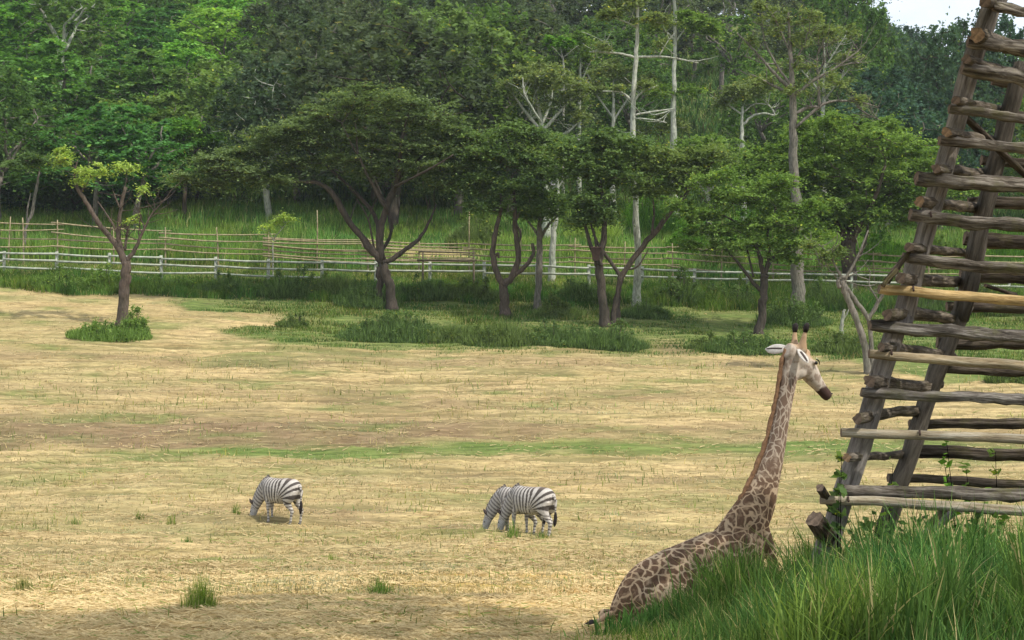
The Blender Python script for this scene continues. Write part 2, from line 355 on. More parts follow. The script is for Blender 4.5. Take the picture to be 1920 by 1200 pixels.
# ------------------------------------------------------------------ terrain
def ROW(X, Y):
    ph = Y/0.82+2.2*fbm(X/14, Y/10, 3, 23)+0.35*fbm(X/1.5, Y/1.5, 2, 24)
    return np.sin(ph*2*np.pi)*(0.35+1.1*sstep(.3, .65, fbm(X/9, Y/4, 3, 26)))
def terrain():
    ys = np.concatenate([[-900, -400, -150, -60, -20], np.arange(-5, 15, 0.5), np.arange(15, 46, 0.09), np.arange(46, 96, 0.16), np.arange(96, 140, 1.0), np.arange(140, 330, 4), np.geomspace(330, 4000, 22)])
    a = np.arange(-34, 34.01, 0.34)
    outer = np.array([36, 40, 46, 54, 64, 80, 100, 130, 180, 300, 600, 1400, 3000.])
    xs = np.concatenate([-outer[::-1], a, outer])
    X, Y = np.meshgrid(xs, ys); Z = height(X, Y)
    # raked hay relief: long low swaths running across the field
    wv = fbm(X/9, Y/9, 2, 21)*3
    m = (1-sstep(84, 96, Y))*sstep(10, 15, Y); row = ROW(X, Y)
    rid = (fbm(X*0.22, Y*1.6+wv, 4, 8)-0.5)*0.36+(fbm(X*1.7, Y*4.5, 3, 31)-0.5)*0.14
    Z = Z+(rid*(0.45+0.55*sstep(15, 45, Y))+row*0.035*sstep(22, 34, Y))*m
    d = Y; n1 = fbm(X/6, Y/3, 4, 40)-0.5; n2 = fbm(X/2.2, Y/1.2, 4, 44)-0.5
    dw = d+n1*5.0
    brown = np.exp(-((dw-59.5)/2.2)**2)*(1-sstep(-8, 6, X))*1.0+np.exp(-((dw-58)/1.1)**2)*0.6
    brown += np.exp(-((dw-73)/1.3)**2)*0.5+np.exp(-((dw-66)/1.0)**2)*0.35+sstep(0.08, 0.25, n1)*0.5*sstep(20, 30, d)
    brown += (1-sstep(20.0, 22.0, d+n2*1.5))*0.45  # near ground browned so the foreground shade is deepened in the colour
    green = np.exp(-((dw-55.5)/1.3)**2)*sstep(-18, -9, X)*0.95+np.exp(-((dw-47.5)/1.0)**2)*0.42*sstep(-6, 2, X)+np.exp(-((dw-33.5)/1.1)**2)*0.6*(1-sstep(-4, 3, X))
    green += np.exp(-((dw-41)/1.2)**2)*0.3+0.16*sstep(-.1, .1, n2)*sstep(30, 40, d)+np.exp(-((dw-28)/.9)**2)*0.3*(1-sstep(-6, 0, X))+np.exp(-((dw-51.5)/.8)**2)*0.3*(1-sstep(-10, 0, X))
    green += sstep(0.1, 0.3, n2)*0.5*sstep(40, 62, d)
    edge = 76+13*(1-sstep(-19, -7.5, X+n1*14))+n2*4-9*sstep(14, 19, X)*0.8
    green = np.maximum(green, sstep(0, 1.6, d+n1*1.5-edge)*(0.95+n2*0.6))
    green = np.maximum(green, sstep(90, 93, d)*1.0)
    leftg = sstep(0.02, 0.2, n1)*sstep(66, 74, d); green = np.maximum(green, leftg*0.5)
    # bank in front
    bank = np.exp(-((X-5.2)/3.4)**2)*(1-sstep(17.5, 20, d)); green = np.maximum(green, sstep(0.3, 0.6, bank)*0.8)
    litter = sstep(122, 138, d); green = green*(1-0.12*litter)
    mound = np.exp(-(((X+5.2)/3.6)**2+((d-104)/3.4)**2)**2); green = green*(1-mound*.9)
    path = np.exp(-((X-7.8)/1.1)**2)*np.exp(-((d-78)/2.6)**2); green = green*(1-path*0.8); brown = brown+path*0.5
    ny, nx = X.shape; idx = np.arange(nx*ny).reshape(ny, nx)
    Q = np.stack([idx[:-1, :-1], idx[:-1, 1:], idx[1:, 1:], idx[1:, :-1]], -1).reshape(-1, 4)
    me = mesh_np('field', np.stack([X, Y, Z], -1).reshape(-1, 3), Q, smooth=True,
                 attrs={'row': (0.5+0.5*row*sstep(20, 34, Y)*(1-sstep(76, 84, Y))).ravel(), 'fresh': (sstep(30.5, 28.5, dw)*np.ones_like(X)).ravel(), 'green': np.clip(green, 0, 1).ravel(), 'brown': np.clip(brown, 0, 1).ravel()})  # near-strip mask carries the painted sunlight
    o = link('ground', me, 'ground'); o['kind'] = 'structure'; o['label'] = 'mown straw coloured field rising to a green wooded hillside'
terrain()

# ------------------------------------------------------------------ blades (grass / straw)
def blades(name, X, Y, H, wid, cols, lean=0.35, label='', cat='grass', mat='grass_blade', seg=2, zoff=0.0):
    N = len(X); Z = height(X, Y)+zoff
    a = RNG.random(N)*2*np.pi; ln = np.abs(RNG.normal(0, lean, N))+0.05
    dx = np.cos(a); dy = np.sin(a); b = RNG.random(N)*np.pi; wx = np.cos(b)*wid/2; wy = np.sin(b)*wid/2*0.6
    wx = np.where(np.abs(wx) < wid*0.2, np.sign(wx+1e-9)*wid*0.2, wx)
    rows = []
    for k in range(seg+1):
        t = k/seg; h = H*t*(1-0.25*ln*t); off = H*ln*t*t*0.9; wf = (1-t)**0.6 if t < 1 else 0.05
        cx = X+dx*off; cy = Y+dy*off; cz = Z+h
        rows.append(np.stack([cx-wx*wf, cy-wy*wf, cz], 1)); rows.append(np.stack([cx+wx*wf, cy+wy*wf, cz], 1))
    V = np.stack(rows, 1); m = 2*(seg+1)
    base = np.arange(N)[:, None]*m
    Q = np.concatenate([np.stack([base[:, 0]+2*k, base[:, 0]+2*k+1, base[:, 0]+2*k+3, base[:, 0]+2*k+2], 1) for k in range(seg)])
    k = RNG.random(N)[:, None]; c0, c1 = np.array(cols[0]), np.array(cols[1]); c = (c0*(1-k)+c1*k)*(0.7+0.6*RNG.random(N))[:, None]
    c = c*(0.40+1.2*fbm(X*1.1, Y*1.1, 2, 51))[:, None]; yv = (fbm(X*0.6, Y*0.6, 2, 57)-0.5)[:, None]; c = c*(1+yv*np.array([0.9, 0.25, -.2]))
    if len(cols) > 2:
        dry = RNG.random(N) < cols[3]; c[dry] = np.array(cols[2])*(0.7+0.6*RNG.random(dry.sum()))[:, None]
    me = mesh_np(name, V.reshape(-1, 3), Q, col=np.repeat(c, m, axis=0))
    o = link(name, me, mat); o['kind'] = 'stuff'; o['label'] = label; o['category'] = cat
    return o
def straw():
    N = 300000
    u = RNG.random(N); d = 1/(1/15.5-u*(1/15.5-1/74)); X = (RNG.random(N)-0.5)*0.74*d; Y = d
    clump = fbm(X*0.5, Y*2.2, 3, 60); keep = RNG.random(N) < (sstep(0.38, 0.62, clump)*0.9+0.12)*(1-0.72*sstep(26, 50, d))*np.where(d > 24, sstep(-.6, .5, ROW(X, d))*.9+.1, 1)
    keep &= ~((X > 2.2) & (Y < 17.5)); X = X[keep]; Y = Y[keep]; N = len(X)
    L = (0.04+0.085*RNG.random(N))*(Y/22)**0.35; wd = 0.0042*(Y/18)**0.7
    a = RNG.normal(0, 0.38, N)+np.where(RNG.random(N) < 0.15, RNG.random(N)*3, 0); Z = height(X, Y)+(fbm(X*0.22, Y*1.6+fbm(X/9, Y/9, 2, 21)*3, 4, 8)-0.5)*0.36*(0.45+0.55*sstep(15, 45, Y))+ROW(X, Y)*0.035*sstep(22, 34, Y)+0.01+0.045*RNG.random(N)
    tz = RNG.normal(0, 0.22, N)
    t = np.stack([np.cos(a), np.sin(a), tz], 1)*L[:, None]; s = np.stack([-np.sin(a)*wd, np.cos(a)*wd, wd*1.2], 1)
    P = np.stack([X, Y, Z], 1)
    V = np.stack([P-t-s, P+t-s*.4, P+t+s*.4, P-t+s], 1).reshape(-1, 3)
    k = RNG.random(N)[:, None]; c = np.array([0.26, 0.185, 0.085])*(1-k)+np.array([0.54, 0.43, 0.24])*k
    c *= (1+0.35*sstep(30.5, 28.5, Y+(fbm(X/6, Y/3, 4, 40)-.5)*5))[:, None]  # loose straws in the near strip brightened too, as painted sunlight
    g = RNG.random(N) < 0.06; c[g] = (0.2, 0.24, 0.07)
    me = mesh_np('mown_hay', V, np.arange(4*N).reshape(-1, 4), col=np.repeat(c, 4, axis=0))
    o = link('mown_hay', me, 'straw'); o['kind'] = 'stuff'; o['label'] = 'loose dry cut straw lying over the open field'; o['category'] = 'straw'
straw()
def stubble():
    n = 210000; u = RNG.random(n); Y = 1/(1/23-u*(1/23-1/92)); X = (RNG.random(n)-0.5)*0.72*Y
    rel = (fbm(X*0.22, Y*1.6+fbm(X/9, Y/9, 2, 21)*3, 4, 8)-0.5)*0.36*(1-sstep(84, 96, Y))
    m = (RNG.random(n) < 0.25+0.75*sstep(-.9, .6, ROW(X, Y))); X, Y, rel = X[m], Y[m], rel[m]
    blades('straw_stubble', X, Y, (0.05+0.08*RNG.random(len(X))), 0.006+Y*0.00035, ((0.22, 0.18, 0.085), (0.50, 0.40, 0.23), (0.17, 0.21, 0.07), 0.16), 1.1, 'short cut stubble standing in rows all over the mown field', 'stubble', mat='straw', seg=1, zoff=rel)
stubble()
G_BR = ((0.07, 0.13, 0.025), (0.20, 0.30, 0.06)); G_DK = ((0.03, 0.075, 0.02), (0.09, 0.16, 0.04))
# sparse green shoots in the mown field
n = 9000; Y = 17+RNG.random(n)**0.8*56; X = (RNG.random(n)-0.5)*0.72*Y
m = fbm(X/3, Y/2, 3, 71) > 0.53; X, Y = X[m], Y[m]
blades('green_shoots', X, Y, (0.08+0.14*RNG.random(len(X)))*(0.8+Y/80), 0.012+Y*0.0004, ((0.12, 0.17, 0.04), (0.28, 0.30, 0.10), (0.5, 0.40, 0.2), 0.3), 0.5, 'thin green shoots regrowing through the cut straw', 'grass')
# short turf under the tree row
n = 110000; X = -19+RNG.random(n)*49; Y = 75+RNG.random(n)*17
m = (Y > 76.5+13*(1-sstep(-19, -7.5, X+(fbm(X/6, Y/3, 4, 40)-.5)*14))+RNG.normal(0, 0.8, n)-np.where(X > 15, 7, 0)*0.6) & (fbm(X/4, Y/3, 3, 77) > 0.30+0.14*RNG.random(n)); X, Y = X[m], Y[m]
blades('shade_turf', X, Y, 0.10+0.34*RNG.random(len(X))*fbm(X/3, Y/3, 2, 12)**1.5, 0.035, ((0.05, 0.10, 0.02), (0.14, 0.21, 0.05), (0.35, 0.28, 0.13), 0.12), 0.5, 'short rough turf under the row of trees', 'grass')
# weeds at the foot of the fences
n = 60000; X = -36+RNG.random(n)*72; Y = 88.5+RNG.random(n)*4.6
hh = (0.16+1.1*fbm(X/1.3, Y/1.3, 3, 81)**1.8)*(1+0.45*sstep(3, 12, X)); m = (RNG.random(n) < 0.9); X, Y, hh = X[m], Y[m], hh[m]
m = Y-90.2-(fbm(X/3, X*0, 3, 5)-0.5)*3.0 > -0.9; X, Y, hh = X[m], Y[m], hh[m]
blades('fence_weeds', X, Y, hh, 0.045, ((0.05, 0.11, 0.02), (0.15, 0.24, 0.05), (0.4, 0.35, 0.15), 0.04), 0.45, 'strip of tangled weeds growing along the foot of the fences', 'weeds')
n = 50000; X = -36+RNG.random(n)*74; Y = 92.5+RNG.random(n)*7
blades('lane_grass', X, Y, 0.12+0.45*fbm(X/2.5, Y/1.5, 3, 83)**1.6, 0.05, ((0.08, 0.14, 0.025), (0.20, 0.28, 0.07), (0.42, 0.36, 0.18), 0.18), 0.5, 'uneven grass growing in the lane between the two fences', 'grass')
# tall grass behind the bamboo fence, up the slope
n = 120000; Y = 98.5+RNG.random(n)**1.25*58; X = (RNG.random(n)-0.5)*0.76*Y
hh = 0.5+1.1*fbm(X/4, Y/3, 3, 91); hh = np.where(X < -12, hh*1.1, hh*0.7)
m = (((X+5.2)/3.4)**2+((Y-104)/3.0)**2 > 1+0.8*(fbm(X, Y, 2, 9)-.5)) | (RNG.random(n) < 0.06); X, Y, hh = X[m], Y[m], hh[m]
blades('tall_slope_grass', X, Y, hh, 0.07, ((0.075, 0.17, 0.035), (0.25, 0.38, 0.09), (0.44, 0.41, 0.19), 0.05), 0.3, 'tall green grass covering the slope behind the bamboo fence', 'grass')
n = 70000; Y = 122+RNG.random(n)**1.1*85; X = (RNG.random(n)-0.45)*0.74*Y
blades('hill_undergrowth', X, Y, 0.5+1.3*fbm(X/3, Y/3, 3, 93), 0.20, ((0.045, 0.085, 0.03), (0.12, 0.20, 0.06), (0.16, 0.13, 0.07), 0.05), 0.6, 'dense low undergrowth covering the ground below the trees of the wood', 'undergrowth', mat='leaf')
# tall grass in the right foreground
def fg():
    n = 70000; X = 0.4+RNG.random(n)*6.8; Y = 9.5+RNG.random(n)**0.75*9.3
    dens = sstep(0.7, 1.9, X-(Y-14)*0.12); clump = fbm(X*1.5, Y*1.5, 3, 95)
    m = (RNG.random(n) < dens*(0.06+0.94*sstep(0.40, 0.56, clump))) & (Y < 18.5) & ~((X > 0.9) & (X < 2.6) & (Y > 18.1)); X, Y = X[m], Y[m]
    clump = fbm(X*1.0, Y*1.0, 3, 97); c2 = fbm(X*3.5, Y*3.5, 2, 98)
    hh = (0.16+0.50*sstep(0.9, 2.8, X))*(0.2+1.3*clump)*(0.5+0.9*c2)*(0.6+0.7*RNG.random(len(X)))
    blades('tall_foreground_grass', X, Y, hh, 0.014, ((0.04, 0.09, 0.025), (0.155, 0.25, 0.07), (0.45, 0.38, 0.19), 0.08), 0.42, 'tall lush green grass in the right foreground below the log tower', 'grass', seg=4)
    # separate clumps of longer, broader blades
    XX, YY, HH = [], [], []
    spots = [(1.9, 17.6, .25, .58), (1.6, 17.5, .25, .45), (2.1, 17.5, .25, .62), (2.35, 17.9, .26, .98), (2.55, 17.9, .2, 1.0), (2.72, 17.8, .24, .85), (2.55, 17.3, .3, .8), (1.3, 17.4, .3, .34), (1.9, 17.2, .3, .5), (3.15, 17.2, .16, 1.0), (3.0, 16.6, .3, .6), (3.3, 15.3, .25, 0.6)]
    for _ in range(90): spots.append((RNG.uniform(2.0, 5.8), 11.0+6.4*RNG.random()**1.3, RNG.uniform(.08, .26), RNG.uniform(.45, 1.0)))
    for _ in range(30): spots.append((RNG.uniform(3.0, 5.6), RNG.uniform(14.2, 17.0), RNG.uniform(.06, .2), RNG.uniform(.8, 1.25)))
    for x, y, r, h in spots:
        k = int(230*r/.3); XX.append(x+RNG.normal(0, r*.6, k)); YY.append(y+RNG.normal(0, r*.6, k)); HH.append(h*(0.5+0.6*RNG.random(k)))
    X, Y, H = map(np.concatenate, (XX, YY, HH))
    blades('broad_bladed_grass', X, Y, H, 0.026, ((0.05, 0.115, 0.03), (0.205, 0.33, 0.09), (0.5, 0.42, 0.22), 0.05), 0.35, 'clumps of longer broad bladed grass in the right foreground', 'grass', seg=5)
    n = 6500; X = -1.2+RNG.random(n)*3.6; Y = 14.8+RNG.random(n)*3.4; m = RNG.random(n) < sstep(0.2, 2.0, X-(Y-16)*0.3); X, Y = X[m], Y[m]
    blades('short_verge_grass', X, Y, 0.10+0.2*RNG.random(len(X)), 0.012, ((0.12, 0.19, 0.03), (0.32, 0.42, 0.10), (0.5, 0.42, 0.22), 0.15), 0.6, 'short bright grass where the verge meets the straw', 'grass', seg=3)
fg()
def tuft(px, py, wpx, hpx, n, label, cols=G_BR, dry=0.12, lean=0.3):
    g = ground(px, py); s = FPX/g.y; r = wpx/2/s
    a = RNG.random(n)*2*np.pi; rr = r*0.75*RNG.random(n)**0.9*(0.7+0.6*RNG.random(n)); X = g.x+rr*np.cos(a); Y = g.y+rr*np.sin(a)
    o = blades('grass_tuft', X, Y, hpx/s*(0.25+0.85*RNG.random(n)**1.3)*(1.1-0.5*rr/r), max(0.008, 1.3/s), (cols[0], cols[1], (0.5, 0.42, 0.22), dry), lean, label, 'grass tuft')
    del o['kind']; o['group'] = 'grass tufts in the mown field'
    # origin at the tuft's foot
    me = o.data; me.transform(Matrix.Translation(-g)); o.location = g
tuft(376, 1146, 88, 74, 620, 'large upright green grass tuft in the left foreground shade edge')
tuft(714, 1120, 70, 46, 260, 'thin green grass tuft in the sunlit straw below the middle')
tuft(322, 985, 30, 26, 90, 'small dry green tuft left of the lone zebra', dry=0.4)
tuft(352, 1018, 26, 20, 60, 'small tuft on bare straw below left of the lone zebra', dry=0.4)
tuft(262, 975, 22, 20, 60, 'tiny green tuft near the left edge level with the zebras', dry=0.3)
tuft(142, 985, 36, 22, 70, 'low ragged tuft at far left level with the zebras', dry=0.4)
tuft(45, 1105, 46, 28, 260, 'low yellowish tuft at the far left edge of the sunlit straw', dry=0.5)
tuft(442, 966, 24, 28, 80, 'green tuft just in front of the lone zebra muzzle', dry=0.2)
tuft(622, 1056, 40, 22, 80, 'low green tuft at the top of the sunlit straw strip', dry=0.3)
tuft(962, 1008, 36, 38, 110, 'pale green tuft among the forelegs of the paired zebras', dry=0.2)
tuft(1018, 1010, 34, 20, 70, 'low grass tuft behind the hooves of the nearer paired zebra', dry=0.4)
tuft(905, 1000, 30, 20, 60, 'small tuft in front of the far paired zebra muzzle', dry=0.3)
# ------------------------------------------------------------------ hero trees, built round measured limbs
BARK = {'dark': (0.075, 0.062, 0.052), 'grey': (0.19, 0.175, 0.155), 'pale': (0.34, 0.34, 0.30), 'brown': (0.105, 0.082, 0.068), 'white': (0.42, 0.44, 0.39)}
LEAF = {'umbra': ((0.062, 0.095, 0.042), (0.155, 0.21, 0.085)), 'olive': ((0.065, 0.10, 0.034), (0.17, 0.225, 0.075)), 'deep': ((0.055, 0.095, 0.036), (0.145, 0.215, 0.072)), 'fresh': ((0.075, 0.135, 0.03), (0.19, 0.28, 0.075)),
        'yellow': ((0.19, 0.27, 0.06), (0.38, 0.48, 0.14)), 'pale': ((0.09, 0.125, 0.045), (0.22, 0.27, 0.11)), 'bright': ((0.05, 0.13, 0.018), (0.15, 0.29, 0.045)), 'blue': ((0.018, 0.045, 0.022), (0.055, 0.10, 0.04))}
def wander(P, amp):
    P = np.array(P, float); n = len(P)
    w_ = np.cumsum(RNG.normal(0, 1, (n, 3)), axis=0); w_ -= np.linspace(0, 1, n)[:, None]*w_[-1]
    s = np.linalg.norm(P[-1]-P[0]); return P+w_*amp*s/n**0.5*0.35*np.array([1, 1, .5])
def grow_crown(nodes, pads, acc, r0=0.045, droop=0.0):
    """thin boughs from the limbs out to each foliage pad"""
    nodes = np.array(nodes, float); 
    order = np.argsort([np.min(np.linalg.norm(nodes-p, axis=1)) for p in pads])
    for i in order:
        p = pads[i]; dv = p-nodes; dist = np.linalg.norm(dv, axis=1)+np.where(dv[:, 2] < 0, -dv[:, 2]*0.9, 0)
        j = int(np.argmin(dist)); a = nodes[j]; L = np.linalg.norm(p-a)
        if L < 0.15: continue
        mid = a*0.45+p*0.55+np.array([0, 0, -0.10*L])+RNG.normal(0, 0.06*L, 3)
        P = catmull([a, mid, p], 3); P = wander(P, 0.15)
        r = min(r0, 0.012+0.018*L); tube(acc, P, np.linspace(r, 0.012, len(P)), 5, cap=False)
        nodes = np.concatenate([nodes, P[2:]])
def hero(name, label, base, limbs, crowns, bark='grey', leaf='olive', d=None, pad=0.95, per=85, size=0.11, group=None, cat='tree', tilt=0.6, padz=0.22, thick=1.0, r0=0.045, twig=0, dspread=0.8):
    g = ground(*base) if d is None else None
    if g is None:
        x = (base[0]-960)/FPX*d; g = Vector((x, d, hz(x, d)))
    d = g.y; s = FPX/d
    t = thing(name, label, cat, g, group); G = np.array(g)
    acc = Acc(); nodes = []
    for li, lb in enumerate(limbs):
        P = [np.array(at(p[0], p[1], d+(p[3] if len(p) > 3 else 0)))-G for p in lb]; rad = [p[2]*thick for p in lb]
        if li == 0: P[0][2] = min(P[0][2], -0.15)
        C = catmull(P, 5); rr = np.interp(np.linspace(0, 1, len(C)), np.linspace(0, 1, len(rad)), rad)
        C[1:-1] += RNG.normal(0, 1, (len(C)-2, 3))*(rr[1:-1, None]*0.13)
        if li == 0: rr[0] *= 1.5; rr[1] *= 1.2; rr[2] *= 1.08
        rr = rr*(1+0.05*RNG.normal(0, 1, len(rr)).clip(-1, 1))
        tube(acc, C, rr, 10 if rad[0] > 0.1 else 6, 0.18)
        nodes += list(C[len(C)//3:])
    tr = link('trunk', acc.mesh('trunk'), 'bark', t, color=BARK[bark])
    per = int(per*1.6); size = size*0.78; pads = []; prs = []
    for c in crowns:
        cx, cy, rx, ry, k = c[:5]; od = c[5] if len(c) > 5 else 0
        c0 = np.array(at(cx, cy, d+od))-G; RX = rx/s; RY = ry/s
        for _ in range(int(k*1.3+1)):
            v = RNG.normal(0, 1, 3); v /= np.linalg.norm(v); v *= RNG.random()**0.4
            pr = pad*(0.6+0.7*RNG.random()); k1 = max(0.1, 1-0.6*pr/RX)
            p = c0+np.array([v[0]*RX*k1, v[1]*RX*dspread, v[2]*RY*0.85-abs(v[0])*RY*0.35])
            pads.append(p); prs.append((pr, pr*0.95, padz*(0.7+0.6*RNG.random())))
    if pads:
        pads = np.array(pads); prs = np.array(prs)
        V, Q, c = leaves(pads, prs, per, size, LEAF[leaf], tilt=tilt)
        me = mesh_np('crown', V, Q, col=c); link('crown', me, 'leaf', t)
        ba = Acc(); grow_crown(nodes, pads-np.array([0, 0, 0.05]), ba, r0)
        if ba.n: link('boughs', ba.mesh('boughs'), 'bark', t, color=BARK[bark])
    if twig:
        ba = Acc(); nd = np.array(nodes)
        for _ in range(twig):
            a = nd[RNG.integers(len(nd)//3, len(nd))]; L = 0.5+1.3*RNG.random(); v = RNG.normal(0, 1, 3); v[2] = abs(v[2])*0.7; v /= np.linalg.norm(v)
            P = wander(catmull([a, a+v*L*0.5, a+v*L+np.array([0, 0, .15])], 3), 0.25); tube(ba, P, np.linspace(0.028, 0.01, len(P)), 4, cap=False)
        link('twigs', ba.mesh('twigs'), 'bark', t, color=BARK[bark])
    return t
hero('pollarded_tree', 'small pollarded tree with yellowish tufts standing alone in the straw at left', (230, 612),
     [[(230, 614, .36), (232, 560, .31), (235, 520, .30), (236, 490, .28)],
      [(236, 495, .22), (220, 462, .19), (190, 425, .15), (165, 385, .13), (145, 352, .11), (140, 325, .06), (146, 300, .03)],
      [(232, 485, .16), (222, 440, .14), (226, 395, .11), (235, 350, .10)], [(226, 392, .07), (217, 372, .05), (214, 362, .04)],
      [(222, 440, .08), (202, 405, .06), (183, 378, .035)], [(150, 362, .06), (163, 345, .04), (172, 330, .02)],
      [(238, 492, .15), (256, 462, .11), (270, 430, .08), (284, 402, .05), (308, 375, .02)], [(272, 428, .05), (262, 405, .04), (258, 382, .02)], [(284, 404, .04), (290, 385, .02), (280, 362, .015)],
      [(234, 470, .09), (238, 440, .08), (240, 424, .07)], [(212, 455, .08), (200, 440, .05), (196, 425, .03)]],
     [(125, 298, 32, 12, 9), (158, 322, 42, 12, 10), (190, 318, 28, 16, 6), (234, 312, 34, 10, 10), (150, 345, 18, 12, 4), (268, 357, 17, 6, 4), (252, 410, 20, 10, 3), (118, 282, 25, 8, 4)],
     'brown', 'yellow', pad=0.46, per=50, size=0.085, padz=0.16, twig=40, thick=0.85)
hero('umbrella_tree', 'large spreading umbrella tree with wide flat dark crown and forked trunk left of the middle', (732, 580),
     [[(738, 584, .34), (730, 540, .32), (720, 500, .30), (716, 485, .28)], [(716, 578, .22, .4), (712, 540, .24, .3), (712, 500, .22)],
      [(716, 490, .26), (690, 460, .24), (655, 415, .21), (625, 365, .18), (600, 345, .13), (570, 341, .09), (540, 340, .05)],
      [(716, 490, .28), (712, 440, .25), (726, 385, .21), (747, 330, .18), (752, 270, .12, -1), (765, 215, .06, -1.5)],
      [(722, 493, .17), (755, 472, .15), (785, 448, .12), (805, 415, .08), (818, 385, .04)],
      [(713, 450, .16, .5), (700, 400, .14, 1), (655, 350, .11, 1.5), (605, 305, .08, 2), (560, 270, .04, 2)],
      [(728, 400, .12, -.5), (695, 340, .10, -1), (672, 290, .07, -1.5), (668, 240, .04, -1.5)], [(672, 295, .06, -1.5), (655, 262, .04, -2), (640, 230, .03, -2)],
      [(748, 335, .12, .5), (790, 295, .10, 1), (835, 262, .07, 1.5), (880, 245, .04, 1.5)], [(712, 480, .12, 2), (735, 420, .10, 3), (700, 330, .08, 4), (690, 260, .05, 4)],
      [(702, 470, .08), (690, 410, .06), (668, 372, .04)], [(690, 415, .05), (700, 385, .04), (712, 360, .03)], [(740, 350, .10, -1), (800, 320, .07, -3), (850, 290, .04, -4)], [(655, 415, .05), (662, 395, .04), (668, 378, .02)]],
     [(690, 178, 110, 10, 34), (700, 200, 170, 8, 44), (610, 222, 100, 8, 30), (780, 228, 110, 8, 34), (540, 246, 80, 8, 24), (850, 250, 70, 8, 22), (690, 258, 90, 7, 22), (770, 280, 100, 8, 30),
      (580, 270, 70, 7, 18), (460, 285, 70, 7, 18), (430, 318, 80, 8, 30), (500, 338, 70, 6, 16), (400, 345, 44, 6, 10), (640, 300, 80, 7, 20), (800, 315, 90, 8, 26), (860, 290, 60, 8, 20), (700, 320, 60, 7, 14), (840, 345, 60, 7, 16), (560, 305, 60, 7, 14), (345, 335, 50, 7, 12), (400, 300, 60, 8, 16), (510, 265, 70, 8, 18), (880, 320, 60, 9, 18), (470, 325, 90, 8, 24)],
     'dark', 'umbra', pad=1.25, per=120, size=0.10, padz=0.12, tilt=0.5, thick=0.86)
hero('forked_tree', 'twisted dark tree forking low into curled limbs, left of the pale slim trunk', (948, 592),
     [[(948, 594, .30), (946, 560, .26), (944, 532, .24)], [(944, 535, .18), (930, 508, .17), (924, 470, .15), (931, 425, .13), (940, 380, .08), (930, 340, .05)],
      [(945, 532, .19), (962, 516, .17), (972, 480, .15), (966, 430, .13), (965, 385, .09), (960, 330, .05)], [(960, 518, .13), (982, 503, .12), (1000, 476, .10), (998, 456, .08)],
      [(926, 480, .09), (934, 476, .09), (935, 484, .05)], [(970, 460, .08), (976, 440, .08), (968, 415, .06), (985, 380, .04)]],
     [(955, 350, 80, 18, 30), (900, 335, 60, 14, 20), (1000, 385, 60, 12, 18), (930, 290, 80, 20, 28), (1015, 330, 60, 16, 16), (960, 245, 70, 16, 20), (895, 385, 40, 8, 8), (920, 385, 50, 10, 10), (900, 290, 70, 14, 18), (880, 260, 50, 12, 12), (1000, 300, 60, 12, 16), (1020, 255, 60, 12, 16)],
     'brown', 'deep', pad=0.9, per=95, size=0.11, padz=0.2)
hero('slim_tree', 'slim tree with a whitish lower trunk right of the twisted forked tree', (1007, 580),
     [[(1007, 582, .20), (1009, 530, .18), (1012, 470, .17), (1012, 425, .14), (1012, 395, .08)], [(1012, 450, .10), (1026, 425, .09), (1045, 405, .05)], [(1012, 445, .09), (998, 425, .07), (985, 408, .04)]],
     [(1020, 398, 55, 11, 18), (1045, 375, 50, 14, 14), (985, 400, 40, 8, 8), (1020, 360, 50, 14, 12)], 'grey', 'deep', pad=0.8, per=85, size=0.11)
hero('double_trunk_tree', 'dark tree holding a wedge shaped box in its fork, behind the slim leaning tree', (1136, 613),
     [[(1136, 615, .30), (1130, 560, .24), (1124, 510, .22), (1122, 490, .22)], [(1122, 500, .20), (1131, 455, .17), (1134, 400, .13), (1125, 340, .08), (1130, 280, .04)],
      [(1122, 498, .14), (1106, 455, .11), (1096, 420, .08), (1080, 390, .04)], [(1150, 612, .16), (1153, 570, .13), (1162, 522, .12), (1148, 495, .10), (1120, 455, .08), (1108, 420, .05)],
      [(1128, 500, .10, -.3), (1120, 470, .07, -.3), (1113, 430, .05)]],
     [(1105, 375, 75, 22, 28), (1095, 310, 70, 26, 28), (1160, 330, 70, 22, 26), (1125, 405, 60, 16, 18), (1110, 270, 70, 20, 20), (1080, 415, 30, 10, 6), (1150, 300, 60, 20, 14), (1060, 280, 60, 14, 16), (1130, 250, 60, 12, 14), (1180, 270, 60, 12, 14)],
     'dark', 'deep', pad=0.9, per=95, size=0.115, padz=0.24)
hero('leaning_tree', 'slender tree with one long limb leaning far up to the right', (1158, 600),
     [[(1158, 602, .17), (1158, 560, .15), (1166, 520, .15), (1190, 482, .15), (1232, 430, .14), (1280, 370, .11), (1312, 330, .07), (1342, 298, .04)],
      [(1222, 440, .08), (1226, 400, .06), (1224, 372, .04)], [(1262, 392, .07), (1290, 360, .05), (1260, 330, .03)], [(1175, 505, .06), (1195, 500, .05), (1215, 470, .03)]],
     [(1235, 350, 75, 16, 26), (1290, 322, 65, 18, 24), (1200, 312, 60, 20, 18), (1330, 290, 55, 22, 18), (1250, 290, 70, 16, 18), (1190, 290, 60, 16, 14)],
     'brown', 'olive', pad=1.0, per=95, size=0.11, padz=0.25)
